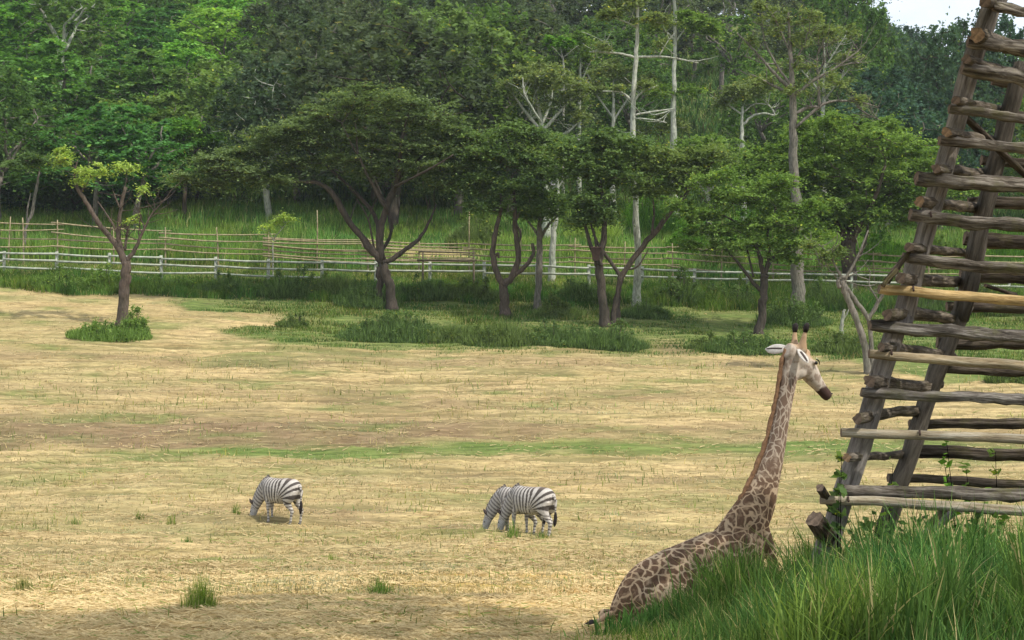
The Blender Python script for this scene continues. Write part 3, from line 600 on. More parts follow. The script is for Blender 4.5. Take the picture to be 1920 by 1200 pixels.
hero('pale_trunk_tree', 'very tall straight pale trunk with level bare side branches, right of the double trunk', (1193, 577),
     [[(1193, 579, .30), (1196, 490, .24), (1191, 370, .21), (1187, 260, .20), (1189, 160, .17), (1194, 80, .14), (1196, 0, .11), (1196, -60, .06)],
      [(1188, 192, .09), (1165, 173, .07), (1130, 171, .04)], [(1188, 190, .09), (1205, 172, .07), (1232, 161, .04)],
      [(1192, 108, .10), (1160, 100, .08), (1105, 97, .05)], [(1192, 107, .10), (1235, 106, .08), (1275, 111, .06), (1310, 118, .03)],
      [(1188, 216, .08), (1215, 211, .07), (1262, 204, .04)], [(1188, 222, .06), (1220, 224, .05), (1250, 230, .03)], [(1192, 50, .08), (1170, 40, .06), (1145, 30, .04)], [(1237, 103, .05), (1250, 80, .04), (1262, 66, .03)],
      [(1150, 99, .04), (1140, 82, .03), (1126, 76, .02)]],
     [(1150, 25, 45, 12, 14), (1215, 32, 45, 14, 12), (1180, 3, 55, 12, 14), (1212, 160, 30, 8, 6), (1130, 88, 24, 6, 5), (1250, 40, 30, 10, 6), (1160, 165, 20, 6, 4), (1240, 82, 20, 8, 4), (1190, -40, 60, 20, 14)],
     'white', 'pale', pad=0.55, per=70, size=0.10, padz=0.18, twig=20, thick=0.78)
hero('pale_trunk_tree', 'second very tall pale trunk further up the slope behind the first one', (1262, 404),
     [[(1262, 406, .42), (1263, 300, .36), (1263, 220, .28), (1265, 120, .20), (1266, 40, .17), (1263, -20, .12), (1262, -60, .06)], [(1265, 80, .10), (1290, 50, .07), (1320, 40, .04)], [(1265, 75, .1), (1240, 50, .07), (1225, 40, .04)],
      [(1264, 205, .10), (1230, 215, .07), (1210, 210, .04)]],
     [(1310, 42, 50, 16, 22), (1285, 30, 40, 14, 12), (1335, 55, 24, 10, 6), (1240, 170, 40, 12, 8), (1225, 50, 34, 12, 8), (1290, 165, 40, 14, 8), (1262, -40, 60, 18, 14)],
     'white', 'fresh', d=118, pad=0.9, per=85, size=0.14, twig=16, thick=0.75)
hero('white_trunk_tree', 'plain whitish trunk rising behind the rails, between slim tree and double trunk', (1034, 527),
     [[(1034, 529, .27), (1036, 470, .23), (1040, 420, .20), (1045, 350, .16), (1040, 290, .10)], [(1042, 340, .10), (1030, 325, .07), (1012, 310, .04)], [(1040, 360, .08), (1055, 340, .06), (1070, 325, .03)]],
     [(1040, 300, 60, 18, 14), (1000, 285, 40, 14, 8)], 'white', 'olive', pad=0.9, per=80, size=0.12, thick=0.8)
hero('bare_branched_tree', 'tall grey tree with thick pale base and many bare spreading branches above the giraffe', (1495, 584),
     [[(1495, 586, .44), (1497, 530, .36), (1495, 440, .32), (1490, 330, .26), (1487, 220, .20), (1484, 130, .14), (1480, 60, .08), (1478, 20, .04)],
      [(1487, 172, .12), (1450, 135, .09), (1415, 95, .06), (1382, 62, .03)], [(1486, 165, .09), (1455, 120, .06), (1435, 80, .04), (1430, 55, .02)], [(1486, 180, .10), (1445, 158, .07), (1410, 140, .04)],
      [(1489, 178, .12), (1530, 148, .09), (1570, 125, .06), (1610, 95, .03)], [(1530, 148, .06), (1545, 115, .04), (1552, 85, .02)], [(1536, 205, .09), (1534, 150, .07), (1532, 105, .04), (1540, 85, .02)], [(1488, 215, .10), (1520, 200, .09), (1537, 203, .08)],
      [(1482, 100, .07), (1455, 40, .05), (1435, 10, .03)], [(1455, 120, .05), (1430, 118, .03), (1395, 105, .02)], [(1484, 120, .06), (1505, 90, .05), (1515, 60, .03)], [(1570, 125, .04), (1590, 120, .03), (1612, 118, .02)],
      [(1490, 240, .10), (1545, 195, .08), (1600, 190, .05), (1645, 200, .03)], [(1600, 190, .05), (1620, 210, .04), (1650, 225, .02)]],
     [(1500, 160, 60, 20, 10), (1420, 150, 40, 14, 8), (1580, 60, 40, 16, 8), (1450, 30, 44, 14, 10), (1515, 30, 40, 16, 10), (1545, 58, 34, 12, 8), (1500, 80, 40, 20, 7), (1405, 78, 26, 8, 4), (1430, 8, 34, 8, 7), (1460, 60, 36, 14, 5), (1560, 145, 40, 16, 5), (1615, 185, 30, 10, 6), (1500, 120, 44, 16, 6)],
     'grey', 'pale', pad=0.6, per=55, size=0.10, twig=110)
hero('low_spreading_tree', 'dark stemmed tree with low layered crown standing directly behind the giraffe head', (1426, 628),
     [[(1424, 630, .25), (1428, 590, .22), (1431, 550, .20), (1434, 515, .21)], [(1426, 545, .11), (1403, 518, .09), (1378, 486, .06), (1350, 460, .03)], [(1433, 520, .14), (1424, 480, .11), (1413, 450, .07), (1400, 415, .04)],
      [(1435, 518, .12), (1442, 475, .09), (1440, 430, .06), (1455, 390, .03)], [(1434, 510, .09), (1452, 480, .07), (1480, 445, .04)], [(1413, 520, .06), (1404, 480, .05), (1398, 455, .03)], [(1400, 425, .06), (1350, 400, .05), (1320, 375, .03)]],
     [(1340, 330, 60, 18, 16), (1350, 432, 75, 12, 24), (1400, 455, 90, 14, 30), (1320, 400, 60, 14, 16), (1450, 415, 100, 18, 34), (1390, 365, 85, 18, 28), (1480, 455, 60, 16, 18), (1290, 458, 32, 8, 8), (1530, 440, 60, 16, 16), (1280, 385, 50, 14, 12), (1470, 480, 60, 12, 10), (1440, 340, 90, 18, 24), (1510, 390, 60, 20, 16)],
     'dark', 'fresh', pad=0.95, per=95, size=0.10, padz=0.2)
hero('broad_crowned_tree', 'broad green tree with wide dense crown filling the space left of the log tower', (1592, 545),
     [[(1590, 547, .50), (1592, 500, .44), (1590, 460, .42), (1600, 430, .35)], [(1594, 455, .25), (1570, 420, .2), (1530, 380, .14), (1490, 350, .08)], [(1600, 440, .25), (1625, 410, .2), (1660, 370, .14), (1700, 340, .08)],
      [(1598, 435, .22), (1600, 380, .17), (1600, 320, .1), (1590, 270, .05)], [(1598, 440, .18, 1), (1560, 370, .13, 2.5), (1540, 300, .08, 3)], [(1600, 440, .18, -1), (1640, 370, .13, -2.5), (1660, 310, .08, -3)],
      [(1585, 510, .14), (1610, 480, .12), (1625, 440, .09), (1628, 405, .05)]],
     [(1560, 240, 130, 22, 50), (1600, 275, 190, 26, 90), (1500, 315, 150, 26, 66), (1700, 325, 120, 30, 56), (1590, 340, 160, 26, 66), (1540, 385, 150, 24, 60), (1710, 385, 90, 26, 36), (1620, 405, 130, 20, 38), (1430, 290, 70, 22, 26), (1500, 425, 110, 14, 26), (1650, 240, 70, 20, 20)],
     'brown', 'fresh', pad=1.1, per=110, size=0.125, padz=0.26)
hero('gnarled_tree', 'gnarled lichen spotted tree with twisting double stem close left of the tower', (1628, 702),
     [[(1628, 704, .17), (1622, 650, .15), (1606, 600, .14), (1590, 560, .15), (1580, 525, .15)], [(1636, 703, .12), (1634, 650, .11), (1628, 600, .10), (1605, 565, .10), (1588, 540, .09)],
      [(1628, 600, .10), (1645, 570, .09), (1658, 545, .08), (1672, 520, .05)], [(1583, 525, .08), (1600, 497, .06), (1615, 465, .05), (1628, 432, .03)], [(1578, 522, .08), (1566, 498, .06), (1548, 470, .04), (1530, 455, .03)],
      [(1575, 540, .10), (1572, 525, .10), (1585, 518, .08)], [(1562, 490, .04), (1548, 498, .03), (1536, 495, .02)], [(1648, 565, .04), (1630, 535, .03), (1632, 512, .02)]],
     [(1548, 478, 30, 12, 8), (1525, 460, 26, 8, 5), (1575, 470, 22, 10, 4)], 'grey', 'olive', pad=0.5, per=60, size=0.09, twig=24)
hero('snapped_trunk', 'short pale snapped trunk standing alone left of the gnarled tree', (1577, 642),
     [[(1577, 643, .13), (1578, 615, .10), (1581, 590, .08), (1584, 580, .06)], [(1580, 600, .05), (1588, 588, .04), (1592, 578, .02)]], [], 'pale')
hero('dome_tree', 'pale limbed tree with light green domed crown rising behind the middle trees', (1025, 440),
     [[(1025, 442, .30), (1022, 340, .26), (1020, 270, .20), (1012, 215, .14), (1003, 165, .06)], [(1018, 245, .12), (1045, 215, .1), (1075, 180, .05)], [(1018, 250, .12), (990, 215, .1), (960, 175, .05)], [(1016, 235, .1, 2), (1035, 180, .07, 3), (1030, 140, .04, 3)], [(1015, 230, .08, -2), (985, 180, .06, -3), (980, 145, .03, -3)],
      [(1020, 270, .1), (1060, 250, .08), (1090, 225, .04)]],
     [(1010, 128, 60, 12, 26), (1030, 150, 90, 16, 40), (970, 155, 44, 12, 14), (1075, 180, 40, 20, 14), (1000, 185, 70, 20, 10), (1085, 215, 34, 16, 10)],
     'white', 'pale', d=112, pad=0.85, per=80, size=0.12, twig=60)
hero('flat_topped_sapling', 'thin sapling with a small flat bright top above the domed pale tree', (1055, 380),
     [[(1055, 381, .12), (1056, 250, .10), (1057, 130, .08), (1052, 95, .04)], [(1056, 110, .05), (1040, 92, .04), (1028, 82, .02)], [(1056, 108, .05), (1075, 92, .04), (1085, 85, .02)]],
     [(1055, 80, 36, 8, 16), (1035, 74, 18, 6, 6)], 'pale', 'bright', d=126, pad=0.6, per=70, size=0.13)
hero('crooked_pale_tree', 'thin pale tree with a crooked looping limb left of the bare branched tree', (1395, 400),
     [[(1395, 402, .20), (1393, 300, .17), (1391, 250, .14), (1392, 200, .09)], [(1392, 235, .10), (1410, 218, .09), (1435, 213, .08), (1452, 216, .07), (1446, 202, .06), (1436, 192, .04)], [(1391, 215, .07), (1370, 200, .06), (1350, 190, .03)], [(1395, 210, .06), (1415, 195, .05), (1440, 196, .03)]],
     [(1400, 165, 56, 14, 26), (1375, 180, 40, 12, 12), (1430, 158, 36, 12, 12), (1350, 195, 24, 8, 6)], 'white', 'pale', d=118, pad=0.8, per=75, size=0.13, twig=20)
hero('feathery_tree', 'light green feathery tree on the slope right of the broad crowned tree', (1730, 470),
     [[(1730, 472, .22), (1732, 420, .18), (1728, 380, .12)], [(1730, 430, .1), (1700, 390, .07), (1680, 370, .04)], [(1731, 425, .1), (1765, 390, .07), (1790, 370, .04)]],
     [(1730, 330, 120, 24, 50), (1680, 370, 70, 20, 24), (1790, 360, 80, 20, 28), (1740, 290, 80, 16, 24)], 'grey', 'fresh', d=104, pad=0.9, per=90, size=0.11)
hero('feathery_tree', 'light green feathery tree on the slope between leaning tree and low spreading tree', (1330, 420),
     [[(1330, 422, .18), (1328, 370, .15), (1330, 320, .1)], [(1329, 370, .09), (1300, 330, .06), (1285, 305, .04)], [(1330, 360, .09), (1360, 325, .06), (1380, 300, .04)]],
     [(1330, 270, 90, 22, 34), (1290, 310, 56, 16, 18), (1380, 300, 60, 18, 20)], 'pale', 'fresh', d=112, pad=0.85, per=85, size=0.12)
hero('feathery_tree', 'pale green feathery tree high behind, between the two tallest pale trunks', (1150, 360),
     [[(1150, 362, .22), (1148, 280, .18), (1150, 200, .12), (1150, 150, .06)], [(1149, 220, .09), (1120, 180, .06), (1100, 150, .03)], [(1149, 230, .09), (1180, 180, .06), (1205, 150, .03)]],
     [(1150, 130, 60, 22, 26), (1110, 165, 46, 16, 14), (1200, 150, 50, 18, 16), (1240, 230, 60, 22, 20), (1270, 300, 70, 20, 20)], 'white', 'pale', d=120, pad=0.8, per=80, size=0.12, twig=30)
hero('feathery_tree', 'pale green airy tree rising behind the bare branched tree', (1545, 330),
     [[(1545, 332, .22), (1543, 250, .18), (1545, 160, .12), (1546, 80, .05)], [(1544, 190, .09), (1575, 150, .06), (1600, 120, .03)], [(1544, 180, .09), (1510, 140, .06), (1480, 110, .03)], [(1545, 130, .07), (1570, 90, .05), (1590, 60, .03)]],
     [(1530, 60, 60, 22, 20), (1590, 110, 44, 18, 14), (1480, 120, 50, 18, 12), (1560, 160, 60, 20, 14), (1600, 215, 60, 18, 14)], 'white', 'pale', d=124, pad=0.75, per=80, size=0.12, twig=60)
hero('feathery_tree', 'pale green airy tree behind the domed pale tree, left of the tallest pale trunk', (1085, 300),
     [[(1085, 302, .2), (1086, 200, .15), (1088, 110, .08)], [(1086, 170, .08), (1065, 130, .05), (1050, 115, .03)], [(1087, 160, .08), (1105, 120, .05), (1120, 95, .03)]],
     [(1085, 75, 50, 20, 18), (1050, 115, 36, 14, 10), (1115, 100, 40, 14, 10)], 'white', 'fresh', d=128, pad=0.8, per=80, size=0.12, twig=20)
hero('pale_sapling', 'spindly green sapling growing up through the bamboo rails at left', (512, 520),
     [[(512, 522, .05), (512, 480, .045), (513, 450, .04), (528, 430, .025), (540, 415, .015)], [(513, 452, .03), (505, 435, .02), (490, 428, .01)]],
     [(535, 410, 26, 6, 8), (500, 428, 22, 4, 6), (520, 418, 18, 4, 4)], 'pale', 'yellow', d=95.5, pad=0.45, per=50, size=0.08)
hero('wedge_stump_tree', 'slim leaning trunk with forked top by the bamboo fence at far left', (46, 480),
     [[(46, 482, .10), (48, 430, .09), (60, 400, .11), (68, 355, .10), (74, 320, .06)], [(50, 420, .06), (52, 390, .05), (58, 362, .03)]],
     [(80, 300, 60, 12, 14), (40, 305, 50, 10, 10)], 'grey', 'deep', d=99.5, pad=1.0, per=90, size=0.12)
hero('understorey_tree', 'straight slim tree below the bright canopy above the bamboo fence at left', (345, 415),
     [[(345, 417, .17), (346, 350, .15), (348, 300, .12), (345, 260, .07)], [(347, 305, .08), (375, 275, .06), (400, 255, .03)], [(347, 300, .08), (320, 280, .06), (300, 262, .03)]],
     [(345, 240, 80, 16, 34), (390, 262, 50, 12, 16), (300, 250, 60, 14, 18), (330, 290, 60, 10, 12), (270, 300, 60, 12, 14)], 'brown', 'bright', pad=1.0, per=100, size=0.13)

# ------------------------------------------------------------------ hanging box in the fork
def hang_box():
    p = at(1117, 476, find_d(1136, 613)-0.35); d = p.y; s = FPX/d
    t = thing('wooden_box', 'dark brown wedge shaped box lodged in the fork of the double trunk tree', 'box', p)
    a = Acc(); h = 13/s; wt = 10/s; wb = 5/s
    def frus(a, z0, z1, w0, w1, cx=0, cy=0):
        V = [(cx+sx*w_, cy+sy*w_, z) for z, w_ in ((z0, w0), (z1, w1)) for sx, sy in ((-1, -1), (1, -1), (1, 1), (-1, 1))]
        a.add(V, [(0, 3, 2, 1), (4, 5, 6, 7), (0, 1, 5, 4), (1, 2, 6, 5), (2, 3, 7, 6), (3, 0, 4, 7)])
    frus(a, -h, h*0.82, wb, wt*0.94); link('box_body', a.mesh('box_body', False), 'dark_box', t)
    a = Acc(); frus(a, h*0.82, h, wt*1.12, wt*1.08); link('lid', a.mesh('lid', False), 'dark_box', t)
    a = Acc(); tube(a, [(0, 0, h), (0.02, 0.1, h*1.5), (0.03, .3, h*2.1)], [.015]*3, 5); link('hanger', a.mesh('hanger'), 'dark_box', t)
hang_box()

# ------------------------------------------------------------------ shrubs
def spears(P, L, wd, cols, spread=0.35):
    N = len(P); t = np.stack([RNG.normal(0, spread, N), RNG.normal(0, spread, N), np.ones(N)], 1); t *= (L/np.linalg.norm(t, axis=1))[:, None]
    a = RNG.random(N)*6.28; b_ = np.stack([np.cos(a), np.sin(a), 0*a], 1)*wd
    V = np.stack([P, P+t*.45-b_, P+t+np.array([0, 0, 0.])*0, P+t*.45+b_], 1).reshape(-1, 3); k = RNG.random(N)[:, None]
    c = (np.array(cols[0])*(1-k)+np.array(cols[1])*k)*(0.7+0.6*RNG.random(N))[:, None]
    return V, np.repeat(c, 4, axis=0)
def shrub(name, label, px, py, wpx, hpx, leaf='deep', n=26, per=90, size=0.075, group=None, d=None, dep=0.6, cat='bush'):
    g = ground(px, py) if d is None else Vector(((px-960)/FPX*d, d, hz((px-960)/FPX*d, d)))
    s = FPX/g.y; RX = wpx/2/s; H = hpx/s*1.22; n = int(n*1.4)
    t = thing(name, label, cat, g, group)
    pads = []; prs = []; ba = Acc()
    for _ in range(n):
        a = RNG.random()*6.28; r = RNG.random()**0.6; x = math.cos(a)*r*RX*0.9; y = math.sin(a)*r*RX*dep
        zt = hz(g.x+x, g.y+y)-g.z; h = zt+H*(1-r*r)**0.5*(0.10+0.80*RNG.random()**1.3)*(0.55+0.9*vnoise((g.x+x)*1.3, g.y*.7, 4)); pr = 0.16+0.26*RNG.random()*min(1, H)
        pads.append((x, y, h)); prs.append((pr, pr, 0.16+0.14*RNG.random()))
        tube(ba, catmull([(x*0.6, y*0.6, zt-0.05), (x*0.85, y*0.85, zt+(h-zt)*0.5), (x, y, h)], 2), np.linspace(0.02, 0.008, 5), 4, cap=False)
    V, Q, c = leaves(np.array(pads), np.array(prs), per, size*0.75, LEAF[leaf], tilt=1.2, asp=0.4)
    m_ = n*55; a = RNG.random(m_)*6.28; r = np.sqrt(RNG.random(m_)); X = np.cos(a)*r*RX*1.08; Y = np.sin(a)*r*RX*dep*1.08
    Zt = height(g.x+X, g.y+Y)-g.z; LL = H*(1.1-r*0.75)*(0.25+0.65*RNG.random(m_))*(0.5+0.9*vnoise((g.x+X)*1.1, g.y+Y, 7))+0.08
    V2, c2 = spears(np.stack([X, Y, Zt], 1), LL, 0.022, (np.array(LEAF[leaf][0])*1.2, np.array(LEAF[leaf][1])*1.35)); V = np.concatenate([V, V2]); c = np.concatenate([c, c2]); Q = np.arange(len(V)).reshape(-1, 4)
    link('foliage', mesh_np('foliage', V, Q, col=c), 'leaf', t); link('stems', ba.mesh('stems'), 'bark', t, color=BARK['brown'])
    return t
shrub('leafy_bush', 'broad low bush spreading in front of the big umbrella tree foot', 738, 636, 200, 46, 'deep', 75)
shrub('leafy_bush', 'low weedy bush right of the broad bush, below the umbrella tree', 850, 640, 130, 30, 'olive', 45)
shrub('leafy_bush', 'low weedy bush between twisted forked tree and double trunk tree', 1040, 646, 120, 34, 'deep', 45)
shrub('leafy_bush', 'sprawling low weeds left of the giraffe head', 1330, 655, 90, 22, 'olive', 26)
shrub('leafy_bush', 'dark bush hugging the left of the umbrella tree trunk', 690, 572, 120, 42, 'deep', 45)
shrub('leafy_bush', 'low weedy bush around the foot of the pollarded tree', 205, 634, 150, 28, 'fresh', 45)
shrub('leafy_bush', 'upright leafy shoots right beside the pollarded tree trunk', 256, 628, 42, 52, 'fresh', 20)
shrub('leafy_bush', 'low bush below the twisted forked tree', 940, 645, 150, 40, 'olive', 50)
shrub('leafy_bush', 'wide low bush at the foot of the double trunk tree', 1135, 652, 150, 44, 'deep', 55)
shrub('leafy_bush', 'dark bush at the foot of the tallest pale trunk', 1212, 594, 90, 34, 'deep', 34)
shrub('leafy_bush', 'bush growing right behind the giraffe head below the low spreading tree', 1400, 660, 150, 38, 'deep', 50)
shrub('leafy_bush', 'dark bush at the foot of the thick pale based trunk', 1490, 606, 130, 42, 'deep', 50)
shrub('leafy_bush', 'bush at the foot of the slim whitish tree', 1050, 594, 90, 36, 'olive', 34)
shrub('leafy_bush', 'small dark weed clump alone on the straw left of the umbrella tree', 548, 612, 60, 20, 'olive', 14)
shrub('leafy_bush', 'bush between gnarled tree and snapped trunk', 1590, 660, 120, 46, 'olive', 34)
shrub('leafy_bush', 'low green bush seen through the lower bars of the tower', 1890, 720, 80, 34, 'olive', 26)
for i, (px, wd_, hp, lf, lb) in enumerate([(330, 150, 34, 'fresh', 'bright weedy hedge in front of the white rails left of the sapling'), (430, 130, 40, 'deep', 'dark hedge patch in front of the white rails below the spindly sapling'), (545, 130, 44, 'deep', 'dark hedge patch by the seventh white post from the left'),
        (625, 110, 44, 'olive', 'hedge patch left of the umbrella tree against the rails'), (800, 120, 44, 'deep', 'dark hedge patch right of the umbrella tree against the rails'), (880, 110, 46, 'olive', 'hedge patch behind the twisted forked tree'), (1090, 100, 50, 'deep', 'dark hedge patch behind the double trunk tree'),
        (1270, 120, 46, 'deep', 'hedge patch at the rails right of the tallest pale trunk'), (1370, 120, 44, 'deep', 'hedge patch at the right white fence posts'), (1560, 120, 56, 'deep', 'hedge patch behind the gnarled tree'), (1720, 150, 60, 'deep', 'hedge patch seen through the tower bars left half'), (1850, 150, 64, 'olive', 'hedge patch seen through the tower bars right half'), (110, 130, 34, 'fresh', 'bright hedge patch at the second white post from the left'), (200, 100, 32, 'fresh', 'bright hedge patch behind the pollarded tree')]):
    shrub('hedge_bush', lb, px, 0, wd_, hp, lf, 42, 80, 0.09, 'overgrown hedge along the white fence', d=90.3, dep=0.35)
for (px, d, wd_, hp, lf, lb) in [(1290, 106, 90, 50, 'bright', 'bright bush on the grassy slope right of the tallest pale trunk'), (1345, 103, 80, 60, 'olive', 'olive bush on the slope behind the leaning limb'), (890, 108, 110, 50, 'olive', 'olive bush on the slope behind the bamboo rails near the middle'),
        (1650, 104, 130, 70, 'bright', 'bright bush on the slope behind the broad crowned tree right side'), (1780, 103, 160, 80, 'fresh', 'green bush on the slope behind the tower left half'), (1890, 106, 140, 90, 'bright', 'bright bush on the slope behind the tower right half'),
        (1420, 112, 120, 70, 'bright', 'bright bush high on the slope under the crooked pale tree'), (1220, 116, 120, 80, 'bright', 'bright bush high on the slope between the two tallest pale trunks'), (1110, 112, 90, 70, 'yellow', 'yellowish bush on the slope behind the double trunk tree')]:
    shrub('slope_bush', lb, px, 0, wd_, hp, lf, 60, 90, 0.12, 'bushes on the grassy slope', d=d, dep=0.5)

# ------------------------------------------------------------------ forest on the hill
def forest_proto(kind, seed):
    rng = np.random.default_rng(seed); acc = Acc(); nodes = []; pads = []; prs = []
    H = 10.0
    if kind == 'layered':
        TH = 5.5; W_ = 4.6
        lay = [(5.0, 4.4, 22), (6.2, 4.6, 26), (7.4, 4.0, 24), (8.6, 3.0, 20), (9.6, 1.7, 10)]; padr, padz, per, size, tilt = 1.15, 0.2, 120, 0.17, 0.5
    elif kind == 'round':
        TH = 4.0; W_ = 4
        lay = [(3.2, 3.2, 20), (4.6, 4.0, 28), (6.0, 4.2, 30), (7.4, 3.8, 26), (8.6, 2.9, 20), (9.6, 1.6, 10)]; padr, padz, per, size, tilt = 0.85, 0.5, 105, 0.14, 1.0
    else:
        TH = 6.0; W_ = 3.5
        lay = [(6.0, 2.4, 8), (7.2, 3.0, 14), (8.4, 2.8, 14), (9.5, 1.8, 10)]; padr, padz, per, size, tilt = 0.8, 0.3, 95, 0.15, 0.7
    top = np.array([rng.normal(0, .3), rng.normal(0, .3), TH]); P = catmull([(0, 0, -0.5), (rng.normal(0, .15), 0, 2), top], 5)
    tube(acc, P, np.linspace(0.24, 0.15, len(P)), 8, 0.15); nodes += list(P[-4:])
    for k in range(6):
        a = k*1.05+rng.normal(0, .3); e = np.array([math.cos(a)*W_*0.6, math.sin(a)*W_*0.6, TH+1.2+rng.random()*2.2]); P = wander(catmull([P_ if False else nodes[0]*0.3+nodes[3]*0.7, e*0.5+top*0.5-np.array([0, 0, .1]), e], 4), 0.3)
        tube(acc, P, np.linspace(0.12, 0.04, len(P)), 6); nodes += list(P[2:])
    for z, r, n in lay:
        for _ in range(n):
            a = rng.random()*6.28; q = rng.random()**0.45*r; pads.append((math.cos(a)*q, math.sin(a)*q, z+rng.normal(0, .28)-q*0.12)); pr = padr*(0.6+0.7*rng.random()); prs.append((pr, pr, padz))
    pads = np.array(pads); V, Q, c = leaves(pads, np.array(prs), per, size, ((0.50, 0.55, 0.48), (1.0, 1.0, 1.0)), tilt=tilt, rng=rng)
    ba = Acc(); grow_crown(nodes, pads, ba, 0.05)
    acc.V += [np.concatenate(ba.V)]; q0 = acc.n
    acc.Q += [np.concatenate(ba.Q)+q0]; acc.n += ba.n
    return acc.mesh('trunk'), mesh_np('crown', V, Q, col=c)
PROTO = {k: [forest_proto(k, s) for s in sd] for k, sd in (('layered', (1, 2, 3)), ('round', (4, 5, 6)), ('thin', (7, 8)))}
for k in PROTO:
    for a, b_ in PROTO[k]: a.materials.append(MAT['bark']); b_.materials.append(MAT['leaf'])
FCOL = {'bright': [(0.16, 0.33, 0.065), (0.13, 0.26, 0.065), (0.22, 0.36, 0.08), (0.09, 0.21, 0.065)], 'dark': [(0.095, 0.125, 0.07), (0.08, 0.115, 0.062), (0.11, 0.14, 0.075), (0.085, 0.13, 0.075)],
        'mid': [(0.13, 0.22, 0.06), (0.10, 0.18, 0.055), (0.17, 0.25, 0.08)], 'blue': [(0.065, 0.12, 0.085), (0.055, 0.10, 0.07), (0.075, 0.13, 0.075)]}
def skyline(px):
    return float(np.interp(px, [1480, 1560, 1600, 1640, 1690, 1740, 1780, 1820, 1850, 1890, 1900, 2100], [-300, -120, 0, 34, 52, 60, 42, 28, 24, 32, 50, 60]))
FLM = [(-9999, 0, 'just outside the left edge'), (0, 90, 'above the far left rails'), (90, 200, 'straight above the pollarded tree'), (200, 320, 'right above the pollarded tree'), (320, 430, 'above the spindly sapling'), (430, 540, 'left above the umbrella crown'),
       (540, 660, 'left behind the umbrella crown'), (660, 780, 'above the umbrella trunk'), (780, 900, 'right behind the umbrella crown'), (900, 1010, 'above the twisted forked tree'), (1010, 1120, 'above the domed pale tree'), (1120, 1230, 'round the nearest tall pale trunk'),
       (1230, 1330, 'round the second tall pale trunk'), (1330, 1440, 'above the crooked pale tree'), (1440, 1550, 'round the bare branched tree'), (1550, 1640, 'above the broad crowned tree'), (1640, 1740, 'in the dip of the skyline'), (1740, 1830, 'left of the tower top'), (1830, 1920, 'behind the tower top'), (1920, 9999, 'just outside the right edge')]
ROWN = ['lowest row', 'second row', 'third row', 'fourth row', 'fifth row', 'sixth row', 'seventh row', 'eighth row', 'ninth row', 'tenth row', 'near crest', 'on crest']
ADJ = {'bright': 'bright green', 'dark': 'dark olive', 'mid': 'mid green', 'blue': 'dark bluish green'}; KND = {'layered': 'layered tree', 'round': 'dense round tree', 'thin': 'slim airy tree'}
def fl(px, d, kind, col, grp):
    row = int(np.clip((d-109)/14, 0, 11)); pl = [l for a, b_, l in FLM if a <= px < b_][0]
    return ('%s %s, %s, %s' % (ADJ[col], KND[kind], ROWN[row], pl), grp)
def ftree(px, d, kind, col, Hm, label, bark='grey', wide=1.0):
    x = (px-960)/FPX*d; z = hz(x, d)
    allow = at(px, skyline(px), d).z-z
    Hm = min(Hm, allow)
    if Hm < 3: return
    if label in LB.values(): label = fl(px, d, kind, col, label[1])
    t = thing('forest_tree', label[0], 'tree', (x, d, z), label[1], RNG.random()*6.28)
    a, b_ = PROTO[kind][RNG.integers(len(PROTO[kind]))]; k = Hm/10.0
    for nm, me in (('trunk', a), ('crown', b_)):
        o = bpy.data.objects.new(nm, me); COL.objects.link(o); o.parent = t
        c = BARK[bark] if nm == 'trunk' else tuple(np.array(FCOL[col][RNG.integers(len(FCOL[col]))])*(0.85+0.3*RNG.random())); o.color = (*c, 1)
    w2 = k*wide*(0.9+0.2*RNG.random()); t.scale = (w2, w2, k)
LB = {'left': ('bright green layered tree in the canopy on the left hillside', 'trees of the wood on the hill'), 'mid': ('dark dense evergreen tree on the hill behind the umbrella tree', 'trees of the wood on the hill'),
      'clear': ('mid green tree on the hill behind the two tallest pale trunks', 'trees of the wood on the hill'), 'right': ('dark bluish green tree on the hill left of and behind the tower', 'trees of the wood on the hill'), 'gap': ('green tree bordering the grassy opening behind the middle trees', 'trees of the wood on the hill')}
for q_ in range(11): ftree(-80+q_*44+RNG.normal(0, 8), 113+RNG.random()*9, 'round', 'dark' if q_ % 3 else 'blue', 3.6+1.6*RNG.random(), LB['left'], 'dark', 1.5)  # low dark trees added in place of the deep shade under the canopy
d = 109.0
while d < 285:
    step = (5.6+d*0.010)/d*FPX; px = -260+RNG.random()*step
    while px < 2180:
        p = px+RNG.normal(0, step*0.2); dd = d+RNG.normal(0, 2.0); r = RNG.random()
        if p < 520+RNG.normal(0, 40):
            ftree(p, dd+(2 if d < 112 else 0), 'layered' if r < 0.8 else 'round', 'bright' if r < 0.75 else 'mid', 8+3.5*RNG.random(), LB['left'], wide=1.15)
        elif p < 1010+RNG.normal(0, 30):
            if d > 117: ftree(p, dd, 'round', 'dark' if r < 0.85 else 'mid', (12 if d < 150 else 10)+4*RNG.random(), LB['mid'])
        elif p < 1640:
            if d > 138: ftree(p, dd, 'round' if r < 0.6 else ('layered' if r < .8 else 'thin'), 'dark' if d > 165 else 'mid', 9+4*RNG.random(), LB['clear'])
            elif d > 113 and r < 0.7: ftree(p, dd, 'thin' if r < .15 else ('round' if r < .35 else 'layered'), 'bright' if r < .5 else 'mid', 3.2+3.2*RNG.random(), LB['gap'], wide=1.3)
        else:
            if d > 118: ftree(p, dd, 'round', 'blue' if p < 1900 and r < .8 else 'mid', 9+4*RNG.random(), LB['right'])
        px += step
    d += 7.5+d*0.035
ftree(115, 150, 'thin', 'mid', 15, ('tall twin stemmed tree standing above the bright canopy at top left', None) if False else ('tall tree standing above the bright canopy at top left', 'emergent trees'), 'white')
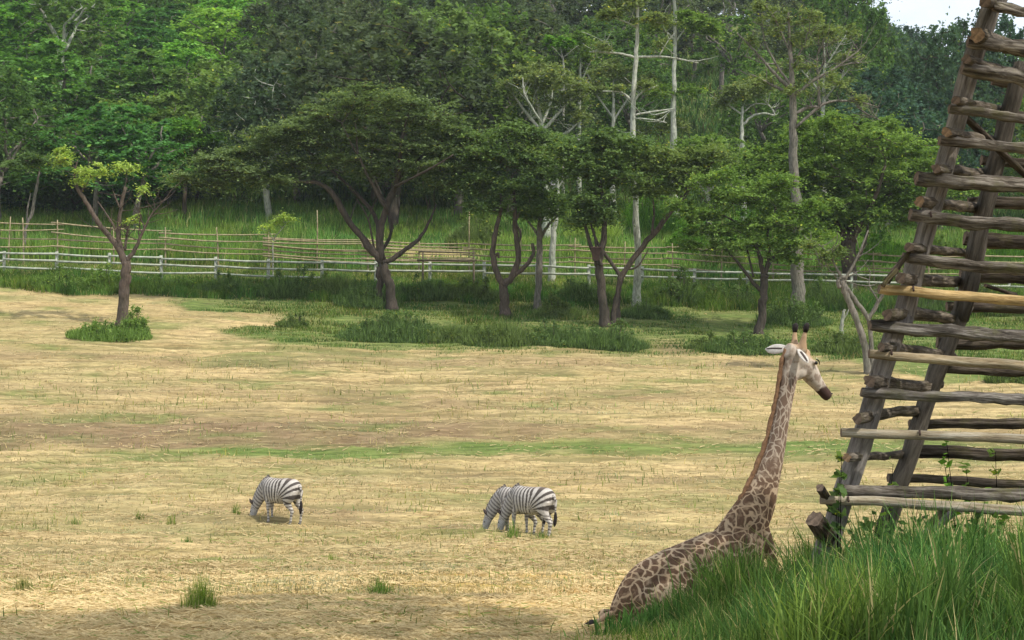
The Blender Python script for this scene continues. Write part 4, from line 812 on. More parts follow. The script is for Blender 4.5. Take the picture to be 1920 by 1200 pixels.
for q_, (a_, b_) in enumerate([(1768, 'left'), (1816, 'middle'), (1866, 'right')]): ftree(a_, 134+4*q_, 'round', 'blue', 30, ('tall dark tree against the pale sky left of the tower top, %s of three' % b_, 'emergent trees'), 'dark', 0.62)
for q_, a_ in enumerate([1575, 1632]): ftree(a_, 150+5*q_, 'round', 'mid', 30, (['green tree rising right of the bare branched tree against the sky', 'green tree topping the wood at the left end of the sky gap'][q_], 'emergent trees'), 'dark', 0.6)
ftree(508, 116, 'round', 'dark', 12, ('dark tree with a pale bare stem left above the umbrella crown', 'emergent trees'), 'white')
ftree(735, 114, 'round', 'dark', 15, ('tallest dark evergreen with thick trunk right behind the umbrella crown', 'emergent trees'), 'dark', 1.3)
# ------------------------------------------------------------------ generic log / pole as its own object
def log(parent, origin, name, p0, p1, r0, r1, mat, bend=0.0, color=(1, 1, 1), sides=10, wob=0.22, seg=12, label=None, flat=1.0, cut=True, fresh_or_sunlit=False):
    p0 = Vector(p0); p1 = Vector(p1); L = (p1-p0).length
    xs = np.linspace(0, L, seg+1); P = np.zeros((seg+1, 3)); P[:, 0] = xs
    P[:, 2] += bend*np.sin(np.pi*xs/L); 
    if wob: P[1:-1, 1:] += np.cumsum(RNG.normal(0, 1, (seg-1, 2)), axis=0)*r0*0.10
    rad = np.linspace(r0, r1, seg+1)*(1+wob*0.5*(RNG.random(seg+1)-0.5)); rad[0] *= 0.93; rad[-1] *= 0.93
    a = Acc(); gv = 0.0 if mat in ('bamboo', 'white_paint') or sides < 9 else 0.38
    if gv: sides = 14
    tube(a, P, rad, sides, wob, lat=[0, 1, 0], hw=rad*flat, groove=gv)
    me = a.mesh(name); me.materials.append(MAT[mat])
    if cut:
        me.materials.append(MAT['fresh_cut_end' if fresh_or_sunlit else 'cut_end']); n = len(me.polygons)
        for k in range(n-2*sides, n): me.polygons[k].material_index = 1; me.polygons[k].use_smooth = False
    o = bpy.data.objects.new(name, me); COL.objects.link(o); o.parent = parent
    x = (p1-p0).normalized(); y = Vector((0, 0, 1)).cross(x); y = Vector((0, 1, 0)) if y.length < 1e-3 else y.normalized(); z = x.cross(y)
    M = Matrix((x, y, z)).transposed().to_4x4(); M.translation = p0-Vector(origin); o.matrix_basis = M; o.color = (*color, 1)
    if label: o['label'] = label
    return o
# ------------------------------------------------------------------ white post and rail fence
def white_fence():
    t = thing('white_fence', 'low weathered white post and rail fence running across behind the trees', 'fence', ground(5, 514)); G = t.location
    pts = []; px = -193
    while px < 2120:
        d = 93.6+0.0009*(px-600)*0; x = (px-960)/FPX*d; pts.append(Vector((x, d, hz(x, d)))); px += 99.5+RNG.normal(0, 1.5)
    for i, p in enumerate(pts):
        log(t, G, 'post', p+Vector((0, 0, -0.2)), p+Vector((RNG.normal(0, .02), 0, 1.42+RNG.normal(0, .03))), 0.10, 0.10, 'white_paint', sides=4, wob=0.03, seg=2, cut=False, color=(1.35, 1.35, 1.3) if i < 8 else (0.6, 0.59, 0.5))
        if i:
            q = pts[i-1]
            for k, h in enumerate((1.25, 0.85, 0.42)):
                if i > 8 and k == 2: continue
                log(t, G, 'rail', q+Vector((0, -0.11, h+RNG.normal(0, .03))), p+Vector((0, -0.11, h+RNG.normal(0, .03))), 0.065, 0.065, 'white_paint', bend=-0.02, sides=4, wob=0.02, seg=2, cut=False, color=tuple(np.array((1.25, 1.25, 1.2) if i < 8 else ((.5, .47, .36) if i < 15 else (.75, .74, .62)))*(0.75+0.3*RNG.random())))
white_fence()
def bamboo_fence():
    t = thing('bamboo_fence', 'tall bamboo pole fence with stacked thin rails behind the white fence', 'fence', ground(15, 500)); G = t.location; d = 97.2
    xs = [-200, 0, 400, 600, 900, 1300, 1500, 2100]; tops = [[408, 413, 440, 446, 458, 462, 474, 480], [424, 430, 449, 456, 468, 474, 486, 492], [440, 445, 460, 468, 478, 486, 498, 504], [456, 459, 470, 479, 486, 498, 510, 516]]
    lv = lambda k, px: np.interp(px, xs, tops[k])
    posts = [-150, -60, 14, 44, 108, 213, 310, 410, 505, 595, 690, 785, 880, 975, 1078, 1170, 1262, 1352, 1450, 1540, 1640, 1740, 1840, 1940]
    for i, px in enumerate(posts):
        x = (px-960)/FPX*d; z0 = hz(x, d); ex = RNG.choice([4, 8, 14, 30, 48], p=[.3, .3, .2, .12, .08])
        if px == 595: ex = 52
        if px == 880: ex = 60
        if px == 1352 or px == 1262: ex = 6
        p1 = at(px+RNG.normal(0, 2), lv(0, px)-ex, d)
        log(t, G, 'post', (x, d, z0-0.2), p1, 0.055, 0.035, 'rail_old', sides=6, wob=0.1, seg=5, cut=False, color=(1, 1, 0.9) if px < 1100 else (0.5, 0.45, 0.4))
    edges = [-200, -60, 108, 310, 505, 690, 880, 1078, 1262, 1450, 1640, 1840, 2060]
    for a, b_ in zip(edges[:-1], edges[1:]):
        dense = 590 <= b_ <= 900 and a > 500
        for k in range(4):
            for rep in range(2 if (dense and k < 4) else 1):
                j = RNG.normal(0, 2.0)+rep*5; j2 = RNG.normal(0, 2.0)+rep*5
                dd = d-0.09*(1 if k % 2 else -1)-rep*0.08
                log(t, G, 'rail', at(a-12, lv(k, a)+j, dd), at(b_+12, lv(k, b_)+j2, dd), 0.055, 0.035, 'rail_old', bend=-0.06-0.08*RNG.random(), sides=6, wob=0.06, seg=8, cut=False,
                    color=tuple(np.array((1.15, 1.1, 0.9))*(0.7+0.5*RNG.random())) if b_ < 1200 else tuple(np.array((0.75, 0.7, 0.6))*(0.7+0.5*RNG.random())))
bamboo_fence()
def bench():
    d = 91.5; c = at(840, 492, d); t = thing('wooden_bench', 'dark plain wooden rail bench in front of the fences right of the umbrella tree', 'bench', (c.x, d, hz(c.x, d))); G = t.location
    log(t, G, 'seat', at(782, 488, d), at(894, 488, d), 0.10, 0.10, 'rail_dark', sides=6, wob=0.06, seg=5, cut=False, flat=0.7)
    log(t, G, 'backrest', at(786, 472, d+.5), at(892, 474, d+.5), 0.05, 0.05, 'rail_dark', sides=6, wob=0.06, seg=5, cut=False)
    for px in (793, 888):
        p = at(px, 490, d); log(t, G, 'leg', (p.x, d, hz(p.x, d)-0.1), p, 0.08, 0.07, 'rail_dark', sides=6, wob=0.06, seg=2, cut=False)
        q = at(px, 470, d+.5); log(t, G, 'back_post', (q.x, d+.5, hz(q.x, d+.5)-0.1), q, 0.05, 0.05, 'rail_dark', sides=6, wob=0.06, seg=2, cut=False)
bench()
def hut():
    d = 131; c = at(1030, 348, d); z0 = hz(c.x, d); t = thing('pale_hut', 'small pale hut glimpsed between the crowns behind the slim tree', 'hut', (c.x, d, z0))
    top = c.z-z0; a = Acc(); w_ = 0.55
    V = [(sx*w_, sy*w_, z) for z in (0, top) for sx, sy in ((-1, -1), (1, -1), (1, 1), (-1, 1))]
    a.add(V, [(0, 3, 2, 1), (4, 5, 6, 7), (0, 1, 5, 4), (1, 2, 6, 5), (2, 3, 7, 6), (3, 0, 4, 7)]); link('wall', a.mesh('wall', False), 'pale_wall', t)
    a = Acc(); e = w_*1.35; V = [(-e, -e, top), (e, -e, top), (e, e, top), (-e, e, top), (-e, 0, top+.5), (e, 0, top+.5)]
    a.add(V, [(0, 3, 2, 1), (0, 1, 5, 4), (2, 3, 4, 5)], [(1, 2, 5), (3, 0, 4)]); link('roof', a.mesh('roof', False), 'roof_tin', t)
    a = Acc(); V = [(-.18, -w_-.02, top-.75), (.18, -w_-.02, top-.75), (.18, -w_-.02, top-.25), (-.18, -w_-.02, top-.25), (-.18, -w_+.02, top-.75), (.18, -w_+.02, top-.75), (.18, -w_+.02, top-.25), (-.18, -w_+.02, top-.25)]
    a.add(V, [(0, 1, 2, 3), (7, 6, 5, 4), (0, 4, 5, 1), (3, 2, 6, 7), (1, 5, 6, 2), (0, 3, 7, 4)]); link('window', a.mesh('window', False), 'dark_box', t)
hut()

# ------------------------------------------------------------------ log tower
def tower():
    base = at(1530, 1100, 15.6); G = Vector((base.x, 15.6, hz(base.x, 15.6)))
    t = thing('log_tower', 'tall tapering tower of stacked weathered logs and bamboo bars at the right edge', 'tower', G)
    W1 = (0.95, 0.93, 0.92); DK = (0.55, 0.52, 0.48)
    # legs
    log(t, G, 'leg', at(1512, 1150, 15.62), at(1700, 590, 15.60), 0.104, 0.098, 'post_wood', seg=16, color=(0.9, 0.88, 0.86), wob=0.16)
    log(t, G, 'leg', at(1688, 620, 15.62), at(1884, -20, 15.75), 0.098, 0.088, 'post_wood', seg=16, color=(0.85, 0.83, 0.8), wob=0.16)
    log(t, G, 'leg', at(1655, 1010, 17.3), at(1812, 570, 17.25), 0.10, 0.095, 'post_wood', seg=14, color=(0.42, 0.40, 0.36), wob=0.16)  # rear legs toned down, shade put into the wood colour
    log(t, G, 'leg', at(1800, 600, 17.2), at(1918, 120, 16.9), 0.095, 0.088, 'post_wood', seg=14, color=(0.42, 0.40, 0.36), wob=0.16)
    log(t, G, 'leg', at(2560, 1150, 15.7), at(2160, -60, 15.8), 0.13, 0.10, 'post_wood', seg=14, wob=0.16)
    log(t, G, 'leg', at(2440, 1040, 17.3), at(2110, 0, 17.0), 0.13, 0.10, 'post_wood', seg=14, wob=0.16)
    # front bars
    front = [(1862, 12, 30, 11, 12, 'old_wood'), (1814, 78, 92, 13, 13, 'old_wood'), (1804, 128, 152, 14, 14, 'old_wood'), (1779, 204, 222, 10, 12, 'old_wood'), (1761, 263, 282, 12, 14, 'old_wood'),
             (1718, 334, 354, 15, 15, 'old_wood'), (1706, 402, 420, 15, 13, 'old_wood'), (1692, 481, 503, 12, 13, 'old_wood'), (1648, 541, 567, 11, 11, 'bamboo'), (1631, 610, 642, 14, 19, 'old_wood'),
             (1629, 663, 690, 10, 12, 'bamboo'), (1615, 734, 752, 12, 15, 'old_wood'), (1577, 811, 822, 10, 11, 'bamboo'), (1576, 917, 938, 13, 13, 'old_wood'), (1538, 937, 962, 10, 12, 'bamboo')]
    for i, (px, y0, y1, a, b_, mt) in enumerate(front):
        dd = 15.36 if mt != 'bamboo' else 15.33; sl_ = (y1-y0)/(1920-px); ex = 2330-(1150-y0)*0.10; 
        if y0 == 917: dd = 15.45
        c = {'old_wood': (1.08, 1.05, 1.0), 'bamboo': (1.0, 1.0, 1.0)}[mt]
        if y0 == 541: c = (1.25, 1.1, 0.8)
        if y0 in (811, 937): c = (0.8, 0.85, 0.95)
        if y0 in (734, 610): c = (1.0, 1.0, 1.0)
        log(t, G, 'bamboo_bar' if mt == 'bamboo' else 'log_bar', at(px, y0, dd), at(ex, y0+sl_*(ex-px)*0.8, dd+0.1), a/193*(0.9 if mt == 'bamboo' else .84), b_/193*(0.92 if mt == 'bamboo' else .86), mt, bend=RNG.normal(0, .012), seg=30, wob=0.05 if mt == 'bamboo' else 0.34, color=c,
            label={541: 'bright yellow bamboo bar at the middle of the tower', 937: 'pale lowest bamboo bar'}.get(y0))
    # rear bars, their shade painted in as a darker tint
    for (px, y0, y1, a) in [(1850, 210, 222, 9), (1840, 300, 308, 10), (1815, 380, 386, 11), (1808, 446, 452, 13), (1800, 516, 522, 11), (1775, 574, 580, 9), (1757, 641, 648, 13), (1750, 690, 694, 9), (1705, 795, 800, 9), (1695, 846, 854, 11), (1665, 896, 916, 9), (1860, 150, 160, 10), (1880, 80, 90, 10)]:
        sl_ = (y1-y0)/(1920-px); ex = 2330-(1150-y0)*0.10
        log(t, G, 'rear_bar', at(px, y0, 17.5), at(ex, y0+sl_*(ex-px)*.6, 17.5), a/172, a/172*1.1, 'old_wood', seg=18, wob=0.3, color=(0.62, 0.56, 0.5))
    # side bars running back into depth, ends showing left of the front leg
    for (px, py, qx, qy, r, e) in [(1608, 785, 1740, 772, 11, 1), (1630, 715, 1762, 720, 13, 0), (1652, 651, 1790, 668, 9, 0), (1664, 590, 1800, 606, 13, 1), (1688, 521, 1812, 530, 12, 0), (1704, 464, 1822, 470, 10, 0),
                                (1724, 378, 1842, 388, 12, 2), (1755, 316, 1862, 330, 10, 0), (1775, 248, 1880, 268, 12, 2), (1792, 188, 1892, 205, 10, 0), (1812, 112, 1905, 140, 10, 0), (1832, 64, 1922, 95, 16, 2), (1846, 4, 1930, 30, 12, 0), (1588, 858, 1705, 850, 9, 2)]:
        log(t, G, 'side_bar', at(px, py, 15.15), at(qx, qy, 17.7), r/193*.92, r/193*0.85, 'old_wood', bend=0.03*(e == 1), seg=9, wob=0.25, color=(0.8, 0.74, 0.66), fresh_or_sunlit=e == 2)
    log(t, G, 'brace', at(1526, 972, 15.2), at(1598, 1085, 16.4), 0.085, 0.075, 'old_wood', seg=8, color=(0.6, 0.5, 0.42), label='thick dark log stub leaning at the lower left')
    log(t, G, 'brace', at(1538, 914, 15.2), at(1566, 962, 15.5), 0.045, 0.035, 'old_wood', seg=4, color=(0.6, 0.5, 0.42))
    log(t, G, 'brace', at(1702, 1026, 15.9), at(1805, 952, 16.6), 0.035, 0.045, 'post_wood', seg=6, label='thin pale diagonal stick below the lowest bars')
    log(t, G, 'brace', at(1742, 990, 16.2), at(1775, 950, 16.6), 0.05, 0.05, 'old_wood', seg=4, color=(.7, .55, .45))
    log(t, G, 'brace', at(1795, 205, 16.2), at(1925, 330, 17.2), 0.04, 0.04, 'old_wood', seg=6, color=(.5, .45, .4))
    log(t, G, 'brace', at(1848, 535, 16.8), at(1905, 552, 17.4), 0.02, 0.02, 'old_wood', seg=4, color=(.4, .35, .3))
    log(t, G, 'brace', at(1662, 528, 15.2), at(1708, 468, 15.3), 0.035, 0.02, 'old_wood', seg=6, color=(.8, .7, .6), wob=0.5, label='ragged broken branch stub beside the yellow bamboo bar')
    log(t, G, 'brace', at(1655, 536, 15.15), at(1682, 506, 15.2), 0.02, 0.03, 'old_wood', seg=5, color=(1, .9, .7), wob=0.5)
    for (px, py) in [(1712, 541), (1671, 661), (1724, 811), (1590, 936), (1745, 402)]:   # nails / pegs
        log(t, G, 'peg', at(px, py-4, 15.3), at(px+1, py+4, 15.22), 0.012, 0.012, 'dark_box', seg=1, sides=5, wob=0, cut=False)
tower()
def leafy_plant(label, px, py, d, hpx, n, lpx=9, leaf='bright', spread=0.25, zbase=None, group='leafy weeds growing through the tower foot'):
    s = FPX/d; top = at(px, py-hpx, d); b0 = at(px, py, d); x = b0.x; g = Vector((x, d, hz(x, d) if zbase is None else zbase))
    t = thing('leafy_weed', label, 'weed', g, group); H = top.z-g.z; ba = Acc(); LV = []; 
    ns = max(1, n//14)
    for k in range(ns):
        e = np.array([RNG.normal(0, spread*.5), RNG.normal(0, spread*.5), H*(0.6+0.4*RNG.random() if k else 1)]); P = catmull([(e[0]*.3, e[1]*.3, -0.05), e*0.5+RNG.normal(0, .03, 3), e], 4); tube(ba, P, np.linspace(0.008, 0.003, len(P)), 5, cap=False)
        for j in range(14):
            u = 0.25+0.75*RNG.random(); LV.append(P[min(len(P)-1, int(u*len(P)))]+RNG.normal(0, .03, 3))
    LV = np.array(LV); V, Q, c = leaves(LV, np.full((len(LV), 3), 0.05), 2, lpx/s, LEAF[leaf], tilt=0.9, asp=0.62)
    link('foliage', mesh_np('foliage', V, Q, col=c), 'leaf', t); link('stems', ba.mesh('stems'), 'leaf', t, color=(0.5, 0.6, 0.3))
leafy_plant('vine with broad leaves hanging beside the tower front leg', 1580, 905, 15.5, 60, 28, 10, zbase=at(1580, 905, 15.5).z) if False else None
leafy_plant('leafy climbing weed left of the front leg above the pale bottom bar', 1578, 905, 15.2, 50, 42, 10, 'deep', 0.06)
leafy_plant('tall leafy weed standing inside the tower between the lowest bars', 1800, 930, 16.4, 105, 42, 9, 'bright', 0.2)
leafy_plant('leafy weed right of the tall one inside the tower', 1850, 930, 16.4, 80, 42, 9, 'fresh', 0.2)
leafy_plant('leafy weed clump just right of the front leg foot', 1630, 1000, 15.9, 60, 84, 10, 'deep', 0.5)
leafy_plant('leafy weed clump below the thin pale stick', 1700, 1010, 16.2, 60, 98, 10, 'deep', 0.6)
leafy_plant('leafy weed clump under the bars near the right edge', 1800, 1010, 15.9, 50, 112, 10, 'deep', 0.7)
leafy_plant('leafy weed clump at the right edge under the lowest bar', 1890, 1020, 15.6, 50, 98, 10, 'fresh', 0.6)
leafy_plant('broad leaved weed low in the middle of the tall foreground grass', 1700, 1120, 14.2, 50, 84, 9, 'fresh', 0.5)
leafy_plant('sprig with leaves beside the front leg above the bottom log', 1660, 900, 15.7, 30, 14, 8, 'fresh', 0.15)

# ------------------------------------------------------------------ animals
def remesh(acc, vox, smooth=2):
    me = acc.mesh('tmp'); o = bpy.data.objects.new('tmp', me); COL.objects.link(o)
    m = o.modifiers.new('r', 'REMESH'); m.mode = 'VOXEL'; m.voxel_size = vox
    if smooth:
        m2 = o.modifiers.new('s', 'SMOOTH'); m2.factor = 0.6; m2.iterations = smooth
    dg = bpy.context.evaluated_depsgraph_get(); out = bpy.data.meshes.new_from_object(o.evaluated_get(dg)); bpy.data.objects.remove(o)
    out.polygons.foreach_set('use_smooth', np.ones(len(out.polygons), bool)); out.materials.clear(); return out
def verts(me):
    a = np.zeros(len(me.vertices)*3); me.vertices.foreach_get('co', a); return a.reshape(-1, 3)
def limb(acc, pts, lat=None, n=5, sides=14):
    """pts: (x,y,z,w[,h])"""
    P = catmull([p[:3] for p in pts], n); k = np.linspace(0, 1, len(P)); kk = np.linspace(0, 1, len(pts))
    w_ = np.interp(k, kk, [p[3] for p in pts]); h = np.interp(k, kk, [p[4] if len(p) > 4 else p[3] for p in pts])
    tube(acc, P, w_, sides, lat=lat if lat is not None else [0, 1, 0], hw=h)
    return P
def ellipsoid(acc, c, r, n=10):
    P = [(0, 0, 0)]; V = []; Q = []
    for i in range(n+1):
        th = np.pi*i/n
        for j in range(12):
            ph = 2*np.pi*j/12; V.append((c[0]+r[0]*math.sin(th)*math.cos(ph), c[1]+r[1]*math.sin(th)*math.sin(ph), c[2]+r[2]*math.cos(th)))
    for i in range(n):
        for j in range(12): Q.append((i*12+j, (i+1)*12+j, (i+1)*12+(j+1) % 12, i*12+(j+1) % 12))
    acc.add(V, Q)
def build_zebra(st=1.0):
    a = Acc()
    limb(a, [(-.66, 0, .97, .06, .08), (-.60, 0, .97, .17, .20), (-.50, 0, .96, .235, .27), (-.30, 0, .93, .265, .315), (0, 0, .885, .29, .34), (.25, 0, .90, .25, .33), (.45, 0, .95, .20, .29), (.58, 0, .96, .12, .19)], n=4, sides=20)
    limb(a, [(.36, 0, 1.05, .13, .22), (.56, 0, .93, .125, .22), (.74, 0, .73, .105, .185), (.88, 0, .52, .09, .15), (.95, 0, .38, .075, .12)], n=4)
    limb(a, [(.90, 0, .44, .07, .09), (.965, 0, .34, .088, .118), (1.01, 0, .22, .075, .10), (1.03, 0, .11, .055, .072), (1.035, 0, .045, .058, .068), (1.03, 0, .01, .045, .05)], n=4)
    for s in (-1, 1):
        k = 0.05*s*st
        limb(a, [(-.46, .12*s, .95, .13, .20), (-.43, .14*s, .78, .13, .19), (-.42+k, .14*s, .62, .09, .125), (-.50+k, .13*s, .50, .055, .075), (-.57+k, .13*s, .40, .042, .058), (-.545+k, .13*s, .26, .031, .036), (-.525+k, .13*s, .12, .033, .036), (-.50+k, .13*s, .07, .036, .04)], n=3, sides=10)
        limb(a, [(.38, .12*s, .95, .10, .16), (.38, .13*s, .74, .085, .115), (.38-k, .12*s, .56, .052, .068), (.39-k, .12*s, .42, .045, .050), (.385-k, .12*s, .38, .040, .042), (.38-k, .12*s, .24, .029, .031), (.38-k, .12*s, .11, .032, .036), (.40-k, .12*s, .06, .034, .038)], n=3, sides=10)
    me = remesh(a, 0.017, 3); v = verts(me); x, y, z = v[:, 0], v[:, 1], v[:, 2]
    # stripe phase per region
    body = x+0.10*(z-.9)
    px_, pz_ = -.10, .70; ang = np.arctan2(x-px_, np.maximum(z-pz_, -1)); ang = np.where(x < px_, ang, 0); pol = px_+ang*0.30
    ph = np.where(x < px_, pol, body-0.10*(px_*0+z-.9)*0)
    ph = ph+0.03*np.sin(z*9+x*5)
    S1 = np.sin(ph*2*np.pi/0.105)
    neckdir = np.array([.62, -.78]); nt_ = (x-.45)*neckdir[0]+(z-1.0)*neckdir[1]; S2 = np.sin(nt_*2*np.pi/0.092+1)
    S3 = np.sin((z+0.15*np.abs(x+.5))*2*np.pi/0.078)
    Sh = np.sin((x*0.3-z*1.0+np.abs(y)*1.6)*2*np.pi/0.05)
    isneck = (nt_ > 0.03) & (x > .45); ishead = (x > .86) & (z < .45); isleg = (z < .60) & ~isneck & ~ishead
    Sx = np.where(ishead, Sh*0.6+0.1, np.where(isneck, S2, np.where(isleg, S3*0.9+0.35, S1)))
    Sx = np.where((z < .74) & (z > .60) & ~isneck & ~ishead & (x > -.2) & (x < .3), S1+0.5, Sx)
    wgt = sstep(-0.22, 0.10, Sx)[:, None]
    white = np.array([.50, .465, .42]); blk = np.array([.075, .064, .056]); grey = np.array([.30, .28, .27])
    c = blk*(1-wgt)+white*wgt
    front = sstep(.05, .40, x)[:, None]*0.35; c = c*(1-front)+grey*front           # foreparts look greyer
    top = sstep(1.16, 1.24, z)[:, None]*(x < .2)[:, None]*0.5; c = c*(1-top)+np.array([.20, .15, .12])*top
    mz = (sstep(.12, .03, z)*(x > .9))[:, None]; c = c*(1-mz)+np.array([.10, .09, .09])*mz
    hg = ((x > .86) & (z < .36))[:, None]*0.6; c = c*(1-hg)+np.array([.42, .42, .42])*hg
    a4 = me.color_attributes.new('Col', 'FLOAT_COLOR', 'POINT'); cc = np.ones((len(v), 4), np.float32); cc[:, :3] = c; a4.data.foreach_set('color', cc.ravel())
    parts = [('body', me, 'zebra_coat')]
    m = Acc()                                                                       # upright mane
    P = catmull([(.42, 0, 1.26), (.62, 0, 1.13), (.82, 0, .90), (.96, 0, .66), (1.01, 0, .50)], 6)
    tube(m, P, np.full(len(P), .018), 6, 0.3, lat=[0, 1, 0], hw=np.full(len(P), .055)); mm = m.mesh('mane'); vv = verts(mm)
    mc = np.where((np.sin(((vv[:, 0]-.45)*.62-(vv[:, 2]-1)*.78)*2*np.pi/0.092+1) > 0)[:, None], np.array([.4, .34, .28]), blk); a5 = mm.color_attributes.new('Col', 'FLOAT_COLOR', 'POINT'); cc = np.ones((len(vv), 4), np.float32); cc[:, :3] = mc; a5.data.foreach_set('color', cc.ravel())
    parts.append(('mane', mm, 'zebra_coat'))
    m = Acc(); tube(m, catmull([(-.64, 0, 1.06), (-.72, 0, .95), (-.735, .01, .78), (-.73, .01, .66)], 4), np.linspace(.032, .02, 13), 7); tl = m.mesh('tail'); vv = verts(tl)
    a5 = tl.color_attributes.new('Col', 'FLOAT_COLOR', 'POINT'); cc = np.ones((len(vv), 4), np.float32); cc[:, :3] = np.where((np.sin(vv[:, 2]*110) > 0)[:, None], white, blk); a5.data.foreach_set('color', cc.ravel())
    parts.append(('tail', tl, 'zebra_coat'))
    m = Acc(); tube(m, catmull([(-.73, .01, .68), (-.735, .01, .55), (-.72, .02, .40), (-.71, .02, .33)], 3), np.array([.02, .03, .036, .042, .044, .044, .040, .03, .02, .01]), 8, 0.3); parts.append(('tail_tuft', m.mesh('tail_tuft'), 'black_hair'))
    for s in (-1, 1):
        m = Acc(); tube(m, catmull([(.92, .055*s, .49), (.975, .10*s, .57), (1.01, .125*s, .65)], 3), np.array([.02, .032, .04, .042, .035, .022, .008]), 8, lat=[.7, .5*s, -.4], hw=np.array([.02, .02, .018, .016, .014, .01, .005])); parts.append(('ear', m.mesh('ear'), 'ear_dark' if s > 0 else 'ear_pale'))
        m = Acc(); ellipsoid(m, (1.015, .078*s, .31), (.018, .014, .018), 6); parts.append(('eye', m.mesh('eye'), 'eye_dark'))
        k = .05*s*st
        for hx, hy in ((-.49+k, .13*s), (.41-k, .12*s)):
            m = Acc(); tube(m, [(hx-.01, hy, .085), (hx, hy, .04), (hx+.012, hy, 0)], [.036, .045, .052], 8); parts.append(('hoof', m.mesh('hoof'), 'hoof'))
    return parts
ZP = build_zebra(); ZQ = build_zebra(-1.9)
def zebra(label, px, py, yaw, scale=1.0, first=False, sink=0.07):
    g = ground(px, py); t = thing('zebra', label, 'zebra', (g.x, g.y, g.z-sink), 'zebras grazing in the mown field', R(yaw)); t.scale = (scale,)*3
    for nm, me, mt in (ZQ if first else ZP):
        if not me.materials: me.materials.append(MAT[mt])
        o = bpy.data.objects.new(nm, me); COL.objects.link(o); o.parent = t
    return t
zebra('lone zebra grazing with its head down on the left', 527, 981, 180-36, 1.05)
zebra('nearer zebra of the right pair, its rump and tail fully in view', 998, 1004, 180-42, 1.05, True)
zebra('far zebra of the right pair, mostly hidden, its head down at left', 975, 1000, 180-30, 1.0)

